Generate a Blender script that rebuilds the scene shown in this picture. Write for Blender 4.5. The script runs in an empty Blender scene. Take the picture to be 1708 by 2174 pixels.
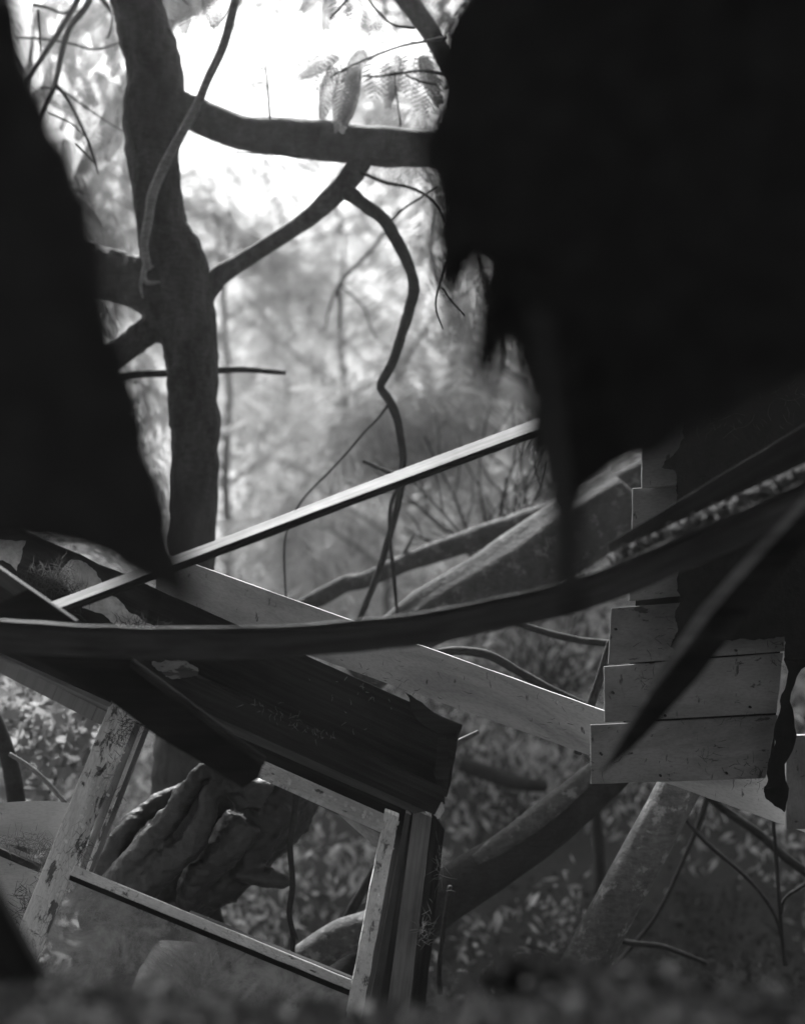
import bpy, bmesh, math, random
import numpy as np
from mathutils import Vector, Matrix, noise
from mathutils.geometry import tessellate_polygon

random.seed(7)
RNG = np.random.default_rng(11)
scene = bpy.context.scene
COL = scene.collection

# ------------------------------------------------------------------ camera
PITCH = math.radians(8.0)
CAM = Vector((0.0, 0.0, 1.1))
FWD = Vector((0, math.cos(PITCH), math.sin(PITCH)))
UPV = Vector((0, -math.sin(PITCH), math.cos(PITCH)))
RGT = Vector((1, 0, 0))
cam = bpy.data.cameras.new('camera')
cam.sensor_fit = 'VERTICAL'
cam.sensor_height = 36.0
cam.sensor_width = 36.0
cam.lens = 50.0
cam.clip_start = 0.05
cam.clip_end = 2000
cam.dof.use_dof = True
cam.dof.focus_distance = 4.6
cam.dof.aperture_fstop = 1.2
camo = bpy.data.objects.new('camera', cam)
camo.location = CAM
camo.rotation_euler = (math.radians(90) + PITCH, 0, 0)
COL.objects.link(camo)
scene.camera = camo

# ------------------------------------------------------------------ sky and sun (black and white film)
SUN_EL, SUN_AZ = math.radians(55), math.radians(-14)   # azimuth from +Y towards +X
world = bpy.data.worlds.new('World')
scene.world = world
world.use_nodes = True
wn, wl = world.node_tree.nodes, world.node_tree.links
wn.clear()
sky = wn.new('ShaderNodeTexSky')
sky.sky_type = 'NISHITA'
sky.sun_disc = False
sky.sun_elevation = SUN_EL
sky.sun_rotation = SUN_AZ
sky.air_density = 1.0
sky.dust_density = 3.0
bw = wn.new('ShaderNodeRGBToBW')
bg = wn.new('ShaderNodeBackground')
bg.inputs['Strength'].default_value = 0.07
wo = wn.new('ShaderNodeOutputWorld')
wl.new(sky.outputs[0], bw.inputs[0])
wl.new(bw.outputs[0], bg.inputs['Color'])
wl.new(bg.outputs[0], wo.inputs['Surface'])

sun = bpy.data.lights.new('sun', 'SUN')
sun.energy = 5.0
sun.angle = math.radians(8)
sun.color = (1, 1, 1)
suno = bpy.data.objects.new('sun', sun)
sdir = Vector((math.sin(SUN_AZ) * math.cos(SUN_EL), math.cos(SUN_AZ) * math.cos(SUN_EL), math.sin(SUN_EL)))
suno.rotation_euler = sdir.to_track_quat('Z', 'Y').to_euler()
suno.location = (0, 0, 30)
COL.objects.link(suno)

scene.view_settings.view_transform = 'Standard'
scene.view_settings.look = 'None'
scene.view_settings.exposure = 2.0
scene.view_settings.gamma = 1.0
scene.render.engine = 'CYCLES'
scene.cycles.use_denoising = True
scene.cycles.max_bounces = 6
scene.cycles.transparent_max_bounces = 8
scene.cycles.volume_bounces = 0
scene.cycles.sample_clamp_indirect = 4.0

# ------------------------------------------------------------------ helpers
F = 3019.0            # focal length in units of the 1708-wide working picture
CX, CY = 854.0, 1086.5

def P(x, y, d):
    return CAM + RGT * ((x - CX) / F * d) + UPV * (-(y - CY) / F * d) + FWD * d

def link(o, parent=None):
    COL.objects.link(o)
    if parent is not None:
        o.parent = parent
    return o

def tag(o, label=None, cat=None, group=None, kind=None):
    if label: o['label'] = label
    if cat: o['category'] = cat
    if group: o['group'] = group
    if kind: o['kind'] = kind
    return o

def empty(name, label, cat, loc, group=None):
    o = bpy.data.objects.new(name, None)
    o.empty_display_size = 0.1
    o.location = loc
    COL.objects.link(o)
    return tag(o, label, cat, group)

def mesh_obj(name, verts, faces, mat, parent=None, uvs=None, smooth=False):
    """verts are world points; under a parent they are made local to it (parents only translate)."""
    off = parent_offset(parent)
    me = bpy.data.meshes.new(name)
    if len(verts): 
        vv = [(v[0] - off[0], v[1] - off[1], v[2] - off[2]) for v in verts]
    me.from_pydata(vv, [], faces)
    if uvs is not None:
        ul = me.uv_layers.new(name='UVMap')
        flat = np.array([uvs[l.vertex_index] for l in me.loops], dtype=np.float32).ravel()
        ul.data.foreach_set('uv', flat)
    if smooth:
        me.polygons.foreach_set('use_smooth', [True] * len(me.polygons))
    me.materials.append(mat)
    me.update()
    return link(bpy.data.objects.new(name, me), parent)

def parent_offset(p):
    off = Vector((0, 0, 0))
    while p is not None:
        off += p.location
        p = p.parent
    return off

def np_mesh(name, V, nper, mat, parent=None, smooth=False):
    """V: (n*nper,3) points, one polygon for every nper points."""
    off = np.array(parent_offset(parent))
    V = np.asarray(V, dtype=np.float32).reshape(-1, 3) - off.astype(np.float32)
    n = len(V) // nper
    me = bpy.data.meshes.new(name)
    me.vertices.add(len(V))
    me.vertices.foreach_set('co', V.ravel())
    me.loops.add(len(V))
    me.loops.foreach_set('vertex_index', np.arange(len(V), dtype=np.int32))
    me.polygons.add(n)
    me.polygons.foreach_set('loop_start', np.arange(0, len(V), nper, dtype=np.int32))
    me.polygons.foreach_set('loop_total', np.full(n, nper, dtype=np.int32))
    me.materials.append(mat)
    me.update(calc_edges=True)
    me.validate()
    return link(bpy.data.objects.new(name, me), parent)

def catmull(pts, step):
    """pts: list of (Vector, radius); returns a dense list."""
    out = []
    n = len(pts)
    for i in range(n - 1):
        p0, r0 = pts[max(i - 1, 0)]
        p1, r1 = pts[i]
        p2, r2 = pts[i + 1]
        p3, r3 = pts[min(i + 2, n - 1)]
        k = max(2, int((p2 - p1).length / step))
        for j in range(k):
            t = j / k
            t2, t3 = t * t, t * t * t
            q = 0.5 * ((2 * p1) + (p2 - p0) * t + (2 * p0 - 5 * p1 + 4 * p2 - p3) * t2 + (3 * p1 - p0 - 3 * p2 + p3) * t3)
            r = r1 + (r2 - r1) * (3 * t2 - 2 * t3)
            out.append((q, r))
    out.append(pts[-1])
    return out

def tube_geo(pts, segs=12, step=None, rough=0.06, freq=9.0, seed=0.0, lobes=None):
    rmax = max(r for _, r in pts)
    step = step or max(0.02, rmax * 0.45)
    dense = catmull(pts, step)
    n = len(dense)
    tang = []
    for i in range(n):
        a = dense[max(i - 1, 0)][0]
        b = dense[min(i + 1, n - 1)][0]
        t = (b - a)
        tang.append(t.normalized() if t.length > 1e-9 else Vector((0, 0, 1)))
    ref = Vector((0, -1, 0)) if abs(tang[0].y) < 0.9 else Vector((0, 0, 1))
    u = (ref - tang[0] * ref.dot(tang[0])).normalized()
    V, Fc, U = [], [], []
    L = 0.0
    for i in range(n):
        if i:
            L += (dense[i][0] - dense[i - 1][0]).length
            u = (u - tang[i] * u.dot(tang[i])).normalized()
        w = tang[i].cross(u)
        c, r = dense[i]
        for s in range(segs):
            a = 2 * math.pi * s / segs
            dirv = u * math.cos(a) + w * math.sin(a)
            q = c + dirv * r
            k = 1 + rough * noise.noise(Vector((q.x * freq + seed, q.y * freq, q.z * freq))) \
                  + rough * 0.6 * noise.noise(Vector((q.x * freq * 2.7, q.y * freq * 2.7 + seed, q.z * freq * 2.7)))
            if lobes:
                k += lobes[1] * math.cos(lobes[0] * a + lobes[2] + L * 1.5)
            V.append(c + dirv * (r * k))
            U.append((L, s / segs * 2 * math.pi * rmax))
    for i in range(n - 1):
        for s in range(segs):
            s2 = (s + 1) % segs
            Fc.append((i * segs + s, i * segs + s2, (i + 1) * segs + s2, (i + 1) * segs + s))
    V.append(dense[0][0]); U.append((0, 0)); c0 = len(V) - 1
    V.append(dense[-1][0] + tang[-1] * dense[-1][1] * 0.3); U.append((L, 0)); c1 = len(V) - 1
    for s in range(segs):
        s2 = (s + 1) % segs
        Fc.append((c0, s2, s))
        Fc.append((c1, (n - 1) * segs + s, (n - 1) * segs + s2))
    return V, Fc, U

def ip(pts, d=None):
    """image control points (x, y, width[, depth]) -> [(Vector, radius)]"""
    out = []
    for p in pts:
        dd = p[3] if len(p) > 3 else d
        out.append((P(p[0], p[1], dd), p[2] * 0.5 * dd / F))
    return out

def tube(name, pts, d, mat, parent=None, segs=12, rough=0.06, freq=9.0, step=None, lobes=None):
    V, Fc, U = tube_geo(ip(pts, d), segs, step, rough, freq, random.uniform(0, 50), lobes)
    return mesh_obj(name, V, Fc, mat, parent, U, True)

def sweep(name, path, prof, up, mat, parent=None, step=0.04, closed_ends=True, wob=0.0, bevel=True):
    dense = [q for q, _ in catmull([(p, 1.0) for p in path], step)]
    n, m = len(dense), len(prof)
    V, Fc, U = [], [], []
    L = 0
    per = [0]
    for i in range(1, m):
        per.append(per[-1] + math.dist(prof[i], prof[i - 1]))
    sd = random.uniform(0, 40)
    for i in range(n):
        t = (dense[min(i + 1, n - 1)] - dense[max(i - 1, 0)]).normalized()
        if i: L += (dense[i] - dense[i - 1]).length
        a = (up - t * up.dot(t)).normalized()
        b = t.cross(a)
        if b.dot(FWD) > 0: b = -b          # b points to the camera side
        for j, (pu, pv) in enumerate(prof):
            q = dense[i] + a * pu + b * pv
            if wob:
                q = q + Vector((noise.noise(q * 14 + Vector((sd, 0, 0))), noise.noise(q * 14 + Vector((0, sd, 0))), noise.noise(q * 14 + Vector((0, 0, sd))))) * wob
            V.append(q); U.append((L, per[j]))
    for i in range(n - 1):
        for j in range(m):
            j2 = (j + 1) % m
            Fc.append((i * m + j, i * m + j2, (i + 1) * m + j2, (i + 1) * m + j))
    Fc.append(tuple(range(m)))
    Fc.append(tuple(range((n - 1) * m, n * m))[::-1])
    o = mesh_obj(name, V, Fc, mat, parent, U)
    fix_normals(o)
    return o

def fix_normals(o):
    bm = bmesh.new(); bm.from_mesh(o.data)
    bmesh.ops.recalc_face_normals(bm, faces=bm.faces)
    bm.to_mesh(o.data); bm.free()

def board(name, c, thick, mat, parent=None, rough=0.0015, end_rough=0.004, bow=0.0, cell=0.06, cup=0.0):
    """A plank from the four image corners of its front face: c = [(x,y,d)]*4 in order
    start-top, end-top, end-bottom, start-bottom. Edges wander a little, thickness goes away from the camera."""
    A, B, C_, D = [P(*q) for q in c]
    ln = (B - A).length
    wd = (D - A).length
    nu = max(4, int(ln / cell)); nv = max(2, min(6, int(wd / 0.03)))
    nrm = (B - A).cross(D - A).normalized()
    if nrm.dot(FWD) > 0: nrm = -nrm
    sd = random.uniform(0, 99)
    rows = [[None] * (nv + 1) for _ in range(nu + 1)]
    V, U, Fc = [], [], []
    ax = (B - A).normalized(); ay = (D - A).normalized()
    for layer in (0, 1):
        for i in range(nu + 1):
            u = i / nu
            for j in range(nv + 1):
                v = j / nv
                q = A.lerp(B, u).lerp(D.lerp(C_, u), v)
                e = 0
                if j == 0: q = q - ay * noise.noise(Vector((u * ln * 16 + sd, 1, layer * 0.3))) * rough
                if j == nv: q = q + ay * noise.noise(Vector((u * ln * 16 + sd, 7, layer * 0.3))) * rough
                if i == 0: q = q - ax * noise.noise(Vector((v * 7 + sd, 3, layer))) * end_rough
                if i == nu: q = q + ax * noise.noise(Vector((v * 7 + sd, 9, layer))) * end_rough
                q = q + nrm * (bow * (1 - (2 * u - 1) ** 2) + cup * (2 * v - 1) ** 2)
                if layer: q = q - nrm * thick
                V.append(q); U.append((u * ln + sd, v * wd))
    N = (nu + 1) * (nv + 1)
    idx = lambda l, i, j: l * N + i * (nv + 1) + j
    for i in range(nu):
        for j in range(nv):
            Fc.append((idx(0, i, j), idx(0, i + 1, j), idx(0, i + 1, j + 1), idx(0, i, j + 1)))
            Fc.append((idx(1, i, j), idx(1, i, j + 1), idx(1, i + 1, j + 1), idx(1, i + 1, j)))
    for i in range(nu):
        Fc.append((idx(0, i, 0), idx(1, i, 0), idx(1, i + 1, 0), idx(0, i + 1, 0)))
        Fc.append((idx(0, i, nv), idx(0, i + 1, nv), idx(1, i + 1, nv), idx(1, i, nv)))
    for j in range(nv):
        Fc.append((idx(0, 0, j), idx(0, 0, j + 1), idx(1, 0, j + 1), idx(1, 0, j)))
        Fc.append((idx(0, nu, j), idx(1, nu, j), idx(1, nu, j + 1), idx(0, nu, j + 1)))
    o = mesh_obj(name, V, Fc, mat, parent, U)
    fix_normals(o)
    bv = o.modifiers.new('edge', 'BEVEL'); bv.width = 0.0018; bv.segments = 1; bv.limit_method = 'ANGLE'; bv.angle_limit = math.radians(50)
    return o

def jag(outline, amp, levels, keep=()):
    """midpoint displacement of a closed image outline; edges whose start index is in keep stay straight"""
    pts = [(Vector((x, y)), (i not in keep)) for i, (x, y) in enumerate(outline)]
    for lv in range(levels):
        new = []
        n = len(pts)
        for i in range(n):
            a, fl = pts[i]
            b = pts[(i + 1) % n][0]
            new.append((a, fl))
            if fl and (b - a).length > 3:
                m = (a + b) / 2
                nv = Vector((-(b - a).y, (b - a).x))
                m = m + nv * random.uniform(-amp, amp)
                new.append((m, fl))
        pts = new
    return [p for p, _ in pts]

def slab(name, outline, dfun, thick, mat, parent=None, amp=0.12, levels=3, keep=(), wob=0.0):
    o2 = jag(outline, amp, levels, keep)
    pts3 = []
    for q in o2:
        w = P(q.x, q.y, dfun(q.x, q.y))
        pts3.append(w)
    tris = tessellate_polygon([[Vector((q.x, q.y, 0)) for q in o2]])
    n = len(o2)
    V = list(pts3) + [p + (p - CAM).normalized() * (thick * (1 + 0.5 * noise.noise(p * 9))) + UPV * wob * noise.noise(p * 17) for p in pts3]
    Fc = [tuple(t) for t in tris] + [tuple(i + n for i in t)[::-1] for t in tris]
    for i in range(n):
        j = (i + 1) % n
        Fc.append((i, j, j + n, i + n))
    U = [(p.x, p.z) for p in V]
    o = mesh_obj(name, V, Fc, mat, parent, U)
    fix_normals(o)
    return o

# ------------------------------------------------------------------ materials
def mat_new(name):
    m = bpy.data.materials.new(name)
    m.use_nodes = True
    nt = m.node_tree
    nt.nodes.clear()
    out = nt.nodes.new('ShaderNodeOutputMaterial')
    bs = nt.nodes.new('ShaderNodeBsdfPrincipled')
    nt.links.new(bs.outputs[0], out.inputs[0])
    return m, nt, bs

def nd(nt, t, **kw):
    n = nt.nodes.new(t)
    for k, v in kw.items(): setattr(n, k, v)
    return n

def coords(nt, kind, scale):
    tc = nd(nt, 'ShaderNodeTexCoord')
    mp = nd(nt, 'ShaderNodeMapping')
    mp.inputs['Scale'].default_value = scale
    nt.links.new(tc.outputs[kind], mp.inputs[0])
    return mp.outputs[0]

def ntex(nt, vec, scale, detail=5, rough=0.6, dist=0.0):
    n = nd(nt, 'ShaderNodeTexNoise')
    n.inputs['Scale'].default_value = scale
    n.inputs['Detail'].default_value = detail
    n.inputs['Roughness'].default_value = rough
    n.inputs['Distortion'].default_value = dist
    nt.links.new(vec, n.inputs['Vector'])
    return n.outputs['Fac']

def ramp(nt, fac, stops):
    r = nd(nt, 'ShaderNodeValToRGB')
    el = r.color_ramp.elements
    while len(el) < len(stops): el.new(0.5)
    for e, (p, v) in zip(el, stops):
        e.position = p; e.color = (v, v, v, 1)
    nt.links.new(fac, r.inputs[0])
    return r.outputs[0]

def mixc(nt, fac, a, b, mode='MIX'):
    m = nd(nt, 'ShaderNodeMix', data_type='RGBA', blend_type=mode)
    if isinstance(fac, float): m.inputs[0].default_value = fac
    else: nt.links.new(fac, m.inputs[0])
    for i, v in ((6, a), (7, b)):
        if isinstance(v, float): m.inputs[i].default_value = (v, v, v, 1)
        else: nt.links.new(v, m.inputs[i])
    return m.outputs[2]

def bump(nt, bs, h, strength, dist=0.005):
    b = nd(nt, 'ShaderNodeBump')
    b.inputs['Strength'].default_value = strength
    b.inputs['Distance'].default_value = dist
    nt.links.new(h, b.inputs['Height'])
    nt.links.new(b.outputs[0], bs.inputs['Normal'])

def wood(name, lo, hi, grain=60.0, rough=0.75, bstr=0.35, stain=0.5):
    """long grain along U"""
    m, nt, bs = mat_new(name)
    g = ntex(nt, coords(nt, 'UV', (2.2, grain, 1)), 1.0, 6, 0.65, 0.4)
    s = ntex(nt, coords(nt, 'UV', (3, 9, 1)), 1.0, 4, 0.6)
    c = ramp(nt, g, [(0.3, lo), (0.7, hi)])
    st = ramp(nt, s, [(0.35, 1 - stain), (0.6, 1.0)])
    c = mixc(nt, 1.0, c, st, 'MULTIPLY')
    nt.links.new(c, bs.inputs['Base Color'])
    bs.inputs['Roughness'].default_value = rough
    bs.inputs['Specular IOR Level'].default_value = 0.06 if hi < 0.08 else 0.3
    bump(nt, bs, g, bstr, 0.003)
    return m

def painted(name, paint, under, wear=0.42, crack=True, scale=1.0, rough=0.6, grime=0.35, bstr=0.5):
    """old paint over wood: flaked patches along the grain, hairline cracks, grime"""
    m, nt, bs = mat_new(name)
    uv = coords(nt, 'UV', (9 * scale, 26 * scale, 1))
    w1 = ntex(nt, uv, 1.0, 8, 0.68, 0.3)
    flake = ramp(nt, w1, [(wear - 0.02, 0.0), (wear + 0.015, 1.0)])
    gr = ntex(nt, coords(nt, 'UV', (2.5, 110, 1)), 1.0, 5, 0.6, 0.3)
    und = ramp(nt, gr, [(0.3, under * 0.5), (0.7, under * 1.3)])
    di = ntex(nt, coords(nt, 'UV', (2.5, 5, 1)), 1.0, 6, 0.65)
    pc = ramp(nt, di, [(0.3, paint * (1 - grime)), (0.62, paint)])
    fine = ntex(nt, coords(nt, 'UV', (60, 190, 1)), 1.0, 3, 0.6)
    pc = mixc(nt, 1.0, pc, ramp(nt, fine, [(0.3, 0.8), (0.55, 1.0)]), 'MULTIPLY')
    h = flake
    if crack:
        v = nd(nt, 'ShaderNodeTexVoronoi', feature='DISTANCE_TO_EDGE')
        v.inputs['Scale'].default_value = 1.0
        nz = coords(nt, 'UV', (24 * scale, 95 * scale, 1))
        nt.links.new(nz, v.inputs['Vector'])
        ck = ramp(nt, v.outputs['Distance'], [(0.0, 0.35), (0.05, 1.0)])
        msk = ramp(nt, ntex(nt, coords(nt, 'UV', (4, 9, 2)), 1.0, 3), [(0.45, 1.0), (0.6, 0.0)])
        ck = mixc(nt, msk, ck, 1.0)
        pc = mixc(nt, 1.0, pc, ck, 'MULTIPLY')
    c = mixc(nt, flake, und, pc)
    # dark drips and specks
    sp = ramp(nt, ntex(nt, coords(nt, 'UV', (36, 14, 1)), 1.0, 4, 0.55), [(0.64, 1.0), (0.70, 0.25)])
    sp = mixc(nt, 1.0, sp, ramp(nt, ntex(nt, coords(nt, 'UV', (1.3, 3.5, 1)), 1.0, 7, 0.7, 0.6), [(0.36, 0.6), (0.52, 1.0)]), 'MULTIPLY')
    c = mixc(nt, 1.0, c, sp, 'MULTIPLY')
    nt.links.new(c, bs.inputs['Base Color'])
    bs.inputs['Roughness'].default_value = rough
    bs.inputs['Specular IOR Level'].default_value = 0.3
    bump(nt, bs, mixc(nt, 0.75, gr, h), bstr, 0.0025)
    return m

def bark(name, lo, hi, scale=1.0, bstr=0.6, lichen=0.0, smooth_below=None, rgh=0.85, spec=0.2):
    m, nt, bs = mat_new(name)
    v = coords(nt, 'Object', (9 * scale, 9 * scale, 3.2 * scale))
    n1 = ntex(nt, v, 1.6, 7, 0.65, 0.4)
    n2 = ntex(nt, coords(nt, 'Object', (30 * scale, 30 * scale, 70 * scale)), 1.0, 5, 0.6)
    c = ramp(nt, n1, [(0.3, lo), (0.68, hi)])
    c = mixc(nt, 1.0, c, ramp(nt, n2, [(0.35, 0.6), (0.6, 1.0)]), 'MULTIPLY')
    if lichen:
        l = ramp(nt, ntex(nt, coords(nt, 'Object', (14, 14, 14)), 1.0, 6, 0.7), [(0.55, 0.0), (0.63, 1.0)])
        c = mixc(nt, l, c, lichen)
    if smooth_below:      # the stem is paler and smoother under the fork
        ge = nd(nt, 'ShaderNodeNewGeometry'); sx = nd(nt, 'ShaderNodeSeparateXYZ')
        nt.links.new(ge.outputs['Position'], sx.inputs[0])
        ad = nd(nt, 'ShaderNodeMath', operation='MULTIPLY_ADD'); ad.inputs[1].default_value = 0.5
        nt.links.new(n1, ad.inputs[0]); nt.links.new(sx.outputs['Z'], ad.inputs[2])
        mr = nd(nt, 'ShaderNodeMapRange'); mr.inputs['From Min'].default_value = smooth_below + 0.1; mr.inputs['From Max'].default_value = smooth_below + 0.5
        mr.inputs['To Min'].default_value = 1.0; mr.inputs['To Max'].default_value = 0.0
        nt.links.new(ad.outputs[0], mr.inputs['Value'])
        c = mixc(nt, mr.outputs[0], c, ramp(nt, n1, [(0.3, 0.05), (0.7, 0.10)]))
    nt.links.new(c, bs.inputs['Base Color'])
    bs.inputs['Roughness'].default_value = rgh
    bs.inputs['Specular IOR Level'].default_value = spec
    bump(nt, bs, mixc(nt, 0.45, n1, n2), bstr, 0.012)
    return m

def leafm(name, refl, trans):
    m = bpy.data.materials.new(name); m.use_nodes = True
    nt = m.node_tree; nt.nodes.clear()
    out = nd(nt, 'ShaderNodeOutputMaterial')
    g = nd(nt, 'ShaderNodeNewGeometry')
    a = nd(nt, 'ShaderNodeBsdfDiffuse'); b = nd(nt, 'ShaderNodeBsdfTranslucent'); gl = nd(nt, 'ShaderNodeBsdfGlossy')
    r1 = ramp(nt, g.outputs['Random Per Island'], [(0.0, refl * 0.7), (1.0, refl * 1.3)])
    r2 = ramp(nt, g.outputs['Random Per Island'], [(0.0, trans * 0.7), (1.0, trans * 1.3)])
    nt.links.new(r1, a.inputs[0]); nt.links.new(r2, b.inputs[0])
    gl.inputs['Roughness'].default_value = 0.45
    ad = nd(nt, 'ShaderNodeAddShader'); nt.links.new(a.outputs[0], ad.inputs[0]); nt.links.new(b.outputs[0], ad.inputs[1])
    mx = nd(nt, 'ShaderNodeMixShader'); mx.inputs[0].default_value = 0.012
    nt.links.new(ad.outputs[0], mx.inputs[1]); nt.links.new(gl.outputs[0], mx.inputs[2])
    nt.links.new(mx.outputs[0], out.inputs[0])
    return m

def felt(name, v):
    m, nt, bs = mat_new(name)
    n = ntex(nt, coords(nt, 'Object', (30, 30, 30)), 1.0, 6, 0.7)
    nt.links.new(ramp(nt, n, [(0.3, v * 0.6), (0.7, v * 1.4)]), bs.inputs['Base Color'])
    bs.inputs['Roughness'].default_value = 0.95
    bs.inputs['Specular IOR Level'].default_value = 0.1
    bump(nt, bs, n, 0.6, 0.01)
    return m

M = dict(
    white=painted('white paint', 0.52, 0.16, wear=0.30, crack=False, grime=0.22, bstr=0.25),
    clap=painted('clapboard paint', 0.25, 0.05, wear=0.37, crack=False, grime=0.4, bstr=0.3),
    peel=painted('peeling paint', 0.86, 0.15, wear=0.43, crack=True, scale=1.0, grime=0.25, bstr=0.9),
    crackle=painted('crazed paint', 0.84, 0.16, wear=0.38, crack=True, scale=1.5, grime=0.3, bstr=0.8),
    pale=wood('pale wood', 0.2, 0.42, 70, stain=0.5, bstr=0.6),
    grey=wood('grey wood', 0.13, 0.26, 60),
    mid=wood('dull wood', 0.05, 0.11, 60),
    trim=wood('trim wood', 0.02, 0.085, 40, bstr=0.9, stain=0.6),
    dark=wood('dark wood', 0.018, 0.05, 70, bstr=0.6),
    black=wood('black wood', 0.012, 0.03, 60),
    bark=bark('tree bark', 0.012, 0.08, 1.0, 1.0, 0.0, 1.85),
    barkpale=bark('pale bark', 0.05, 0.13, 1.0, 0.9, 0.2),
    barkdark=bark('dark bark', 0.014, 0.04, 1.2, 0.9),
    stem=bark('pale stem', 0.13, 0.2, 1.5, 0.3),
    logbark=bark('log bark', 0.03, 0.08, 1.0, 0.9, 0.14),
    stemp=bark('grey stem', 0.22, 0.32, 1.5, 0.3),
    burl=bark('stump bark', 0.012, 0.035, 1.0, 0.8, 0.0, None, 0.5, 0.45),
    felt=felt('black felt', 0.05),
    tar=felt('tar paper', 0.012),
    scab=painted('mottled scab', 0.3, 0.06, wear=0.48, grime=0.6, crack=False),
    plaster=felt('torn plaster', 0.55),
    leaf=leafm('leaf', 0.12, 0.42),
    leafd=leafm('dark leaf', 0.03, 0.03),
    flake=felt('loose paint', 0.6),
    leafm=leafm('mid leaf', 0.10, 0.26),
    leafb=leafm('bright leaf', 0.09, 0.22),
    leafg=leafm('grey leaf', 0.10, 0.21),
    ivy=leafm('ivy leaf', 0.16, 0.12),
    frond=leafm('feathery leaf', 0.06, 0.07),
    litter=leafm('dry litter', 0.04, 0.008),
    ledge=leafm('damp crumbs', 0.045, 0.005),
    needle=leafm('dry needles', 0.20, 0.02),
    crumb=leafm('brown crumbs', 0.13, 0.01),
)

def ground_mat():
    m, nt, bs = mat_new('soil')
    a = ntex(nt, coords(nt, 'Object', (1.5, 1.5, 1.5)), 1.0, 8, 0.7)
    b = ntex(nt, coords(nt, 'Object', (22, 22, 22)), 1.0, 6, 0.7)
    c = mixc(nt, 0.5, ramp(nt, a, [(0.3, 0.025), (0.7, 0.055)]), ramp(nt, b, [(0.3, 0.015), (0.7, 0.09)]))
    nt.links.new(c, bs.inputs['Base Color'])
    bs.inputs['Roughness'].default_value = 0.95
    bump(nt, bs, b, 0.9, 0.03)
    return m
M['soil'] = ground_mat()

def glass_mat():
    m = bpy.data.materials.new('dirty glass'); m.use_nodes = True
    nt = m.node_tree; nt.nodes.clear()
    out = nd(nt, 'ShaderNodeOutputMaterial')
    tr = nd(nt, 'ShaderNodeBsdfTransparent'); tr.inputs[0].default_value = (0.9, 0.9, 0.9, 1)
    gl = nd(nt, 'ShaderNodeBsdfGlossy'); gl.inputs['Roughness'].default_value = 0.12
    df = nd(nt, 'ShaderNodeBsdfDiffuse'); df.inputs[0].default_value = (0.5, 0.5, 0.5, 1)
    fr = nd(nt, 'ShaderNodeFresnel'); fr.inputs[0].default_value = 1.5
    m1 = nd(nt, 'ShaderNodeMixShader'); nt.links.new(fr.outputs[0], m1.inputs[0]); nt.links.new(tr.outputs[0], m1.inputs[1]); nt.links.new(gl.outputs[0], m1.inputs[2])
    dirt = ramp(nt, ntex(nt, coords(nt, 'Object', (7, 7, 7)), 1.0, 8, 0.72, 0.5), [(0.40, 0.22), (0.62, 0.85)])
    m2 = nd(nt, 'ShaderNodeMixShader'); nt.links.new(dirt, m2.inputs[0]); nt.links.new(m1.outputs[0], m2.inputs[1]); nt.links.new(df.outputs[0], m2.inputs[2])
    nt.links.new(m2.outputs[0], out.inputs[0])
    return m
M['glass'] = glass_mat()

# ------------------------------------------------------------------ terrain
def g_height(x, y):
    x = np.asarray(x, float); y = np.asarray(y, float)
    heap = 0.688 * np.exp(-((y - 1.9) / 0.95) ** 2 * (y > 1.9)) * np.where(y <= 1.9, 1.0, 1.0)
    heap = heap * np.exp(-(np.maximum(np.abs(x) - 3.0, 0) / 2) ** 2)
    bumpy = 0.03 * np.sin(3.1 * x + 1.3 * y) + 0.025 * np.sin(5.7 * x - 4.2 * y + 1) + 0.012 * np.sin(13 * x + 3) * np.cos(11 * y)
    side = 0.05 * np.exp(-((x - 0.28) / 0.18) ** 2 - ((y - 1.95) / 0.3) ** 2)
    dip = -0.5 * np.clip((y - 2.6) / 2.2, 0, 1)
    hill = np.where(y > 8.6, 0.49 * (y - 8.6), 0.0) + dip
    hill = np.where(y > 40, 0.49 * 31.4 - 0.5 + 0.05 * (y - 40), hill)
    big = np.where(y > 7.0, 0.35 * np.sin(0.5 * x + 0.3) * np.clip((y - 7) / 5, 0, 1), 0)
    return heap + side + bumpy * np.clip(y / 1.0, 0.3, 1.0) * np.where(y < 3, 0.6, 1.6) + hill + big

def build_ground():
    ys = np.concatenate([np.linspace(-40, -3, 14), np.linspace(-2.5, 4.5, 140), np.linspace(4.7, 14, 60), np.linspace(15, 60, 40), np.linspace(64, 120, 8)])
    xs = np.concatenate([np.linspace(-120, -45, 8), np.linspace(-40, -4, 28), np.linspace(-3.8, 3.8, 110), np.linspace(4, 40, 28), np.linspace(45, 120, 8)])
    X, Y = np.meshgrid(xs, ys)
    Z = g_height(X, Y)
    V = np.stack([X, Y, Z], -1).reshape(-1, 3)
    nx, ny = len(xs), len(ys)
    Fc = [(j * nx + i, j * nx + i + 1, (j + 1) * nx + i + 1, (j + 1) * nx + i) for j in range(ny - 1) for i in range(nx - 1)]
    o = mesh_obj('ground', [tuple(v) for v in V], Fc, M['soil'], None, None, True)
    return tag(o, 'rough dark soil rising to a wooded slope behind the ruin', None, None, 'structure')
build_ground()

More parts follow.
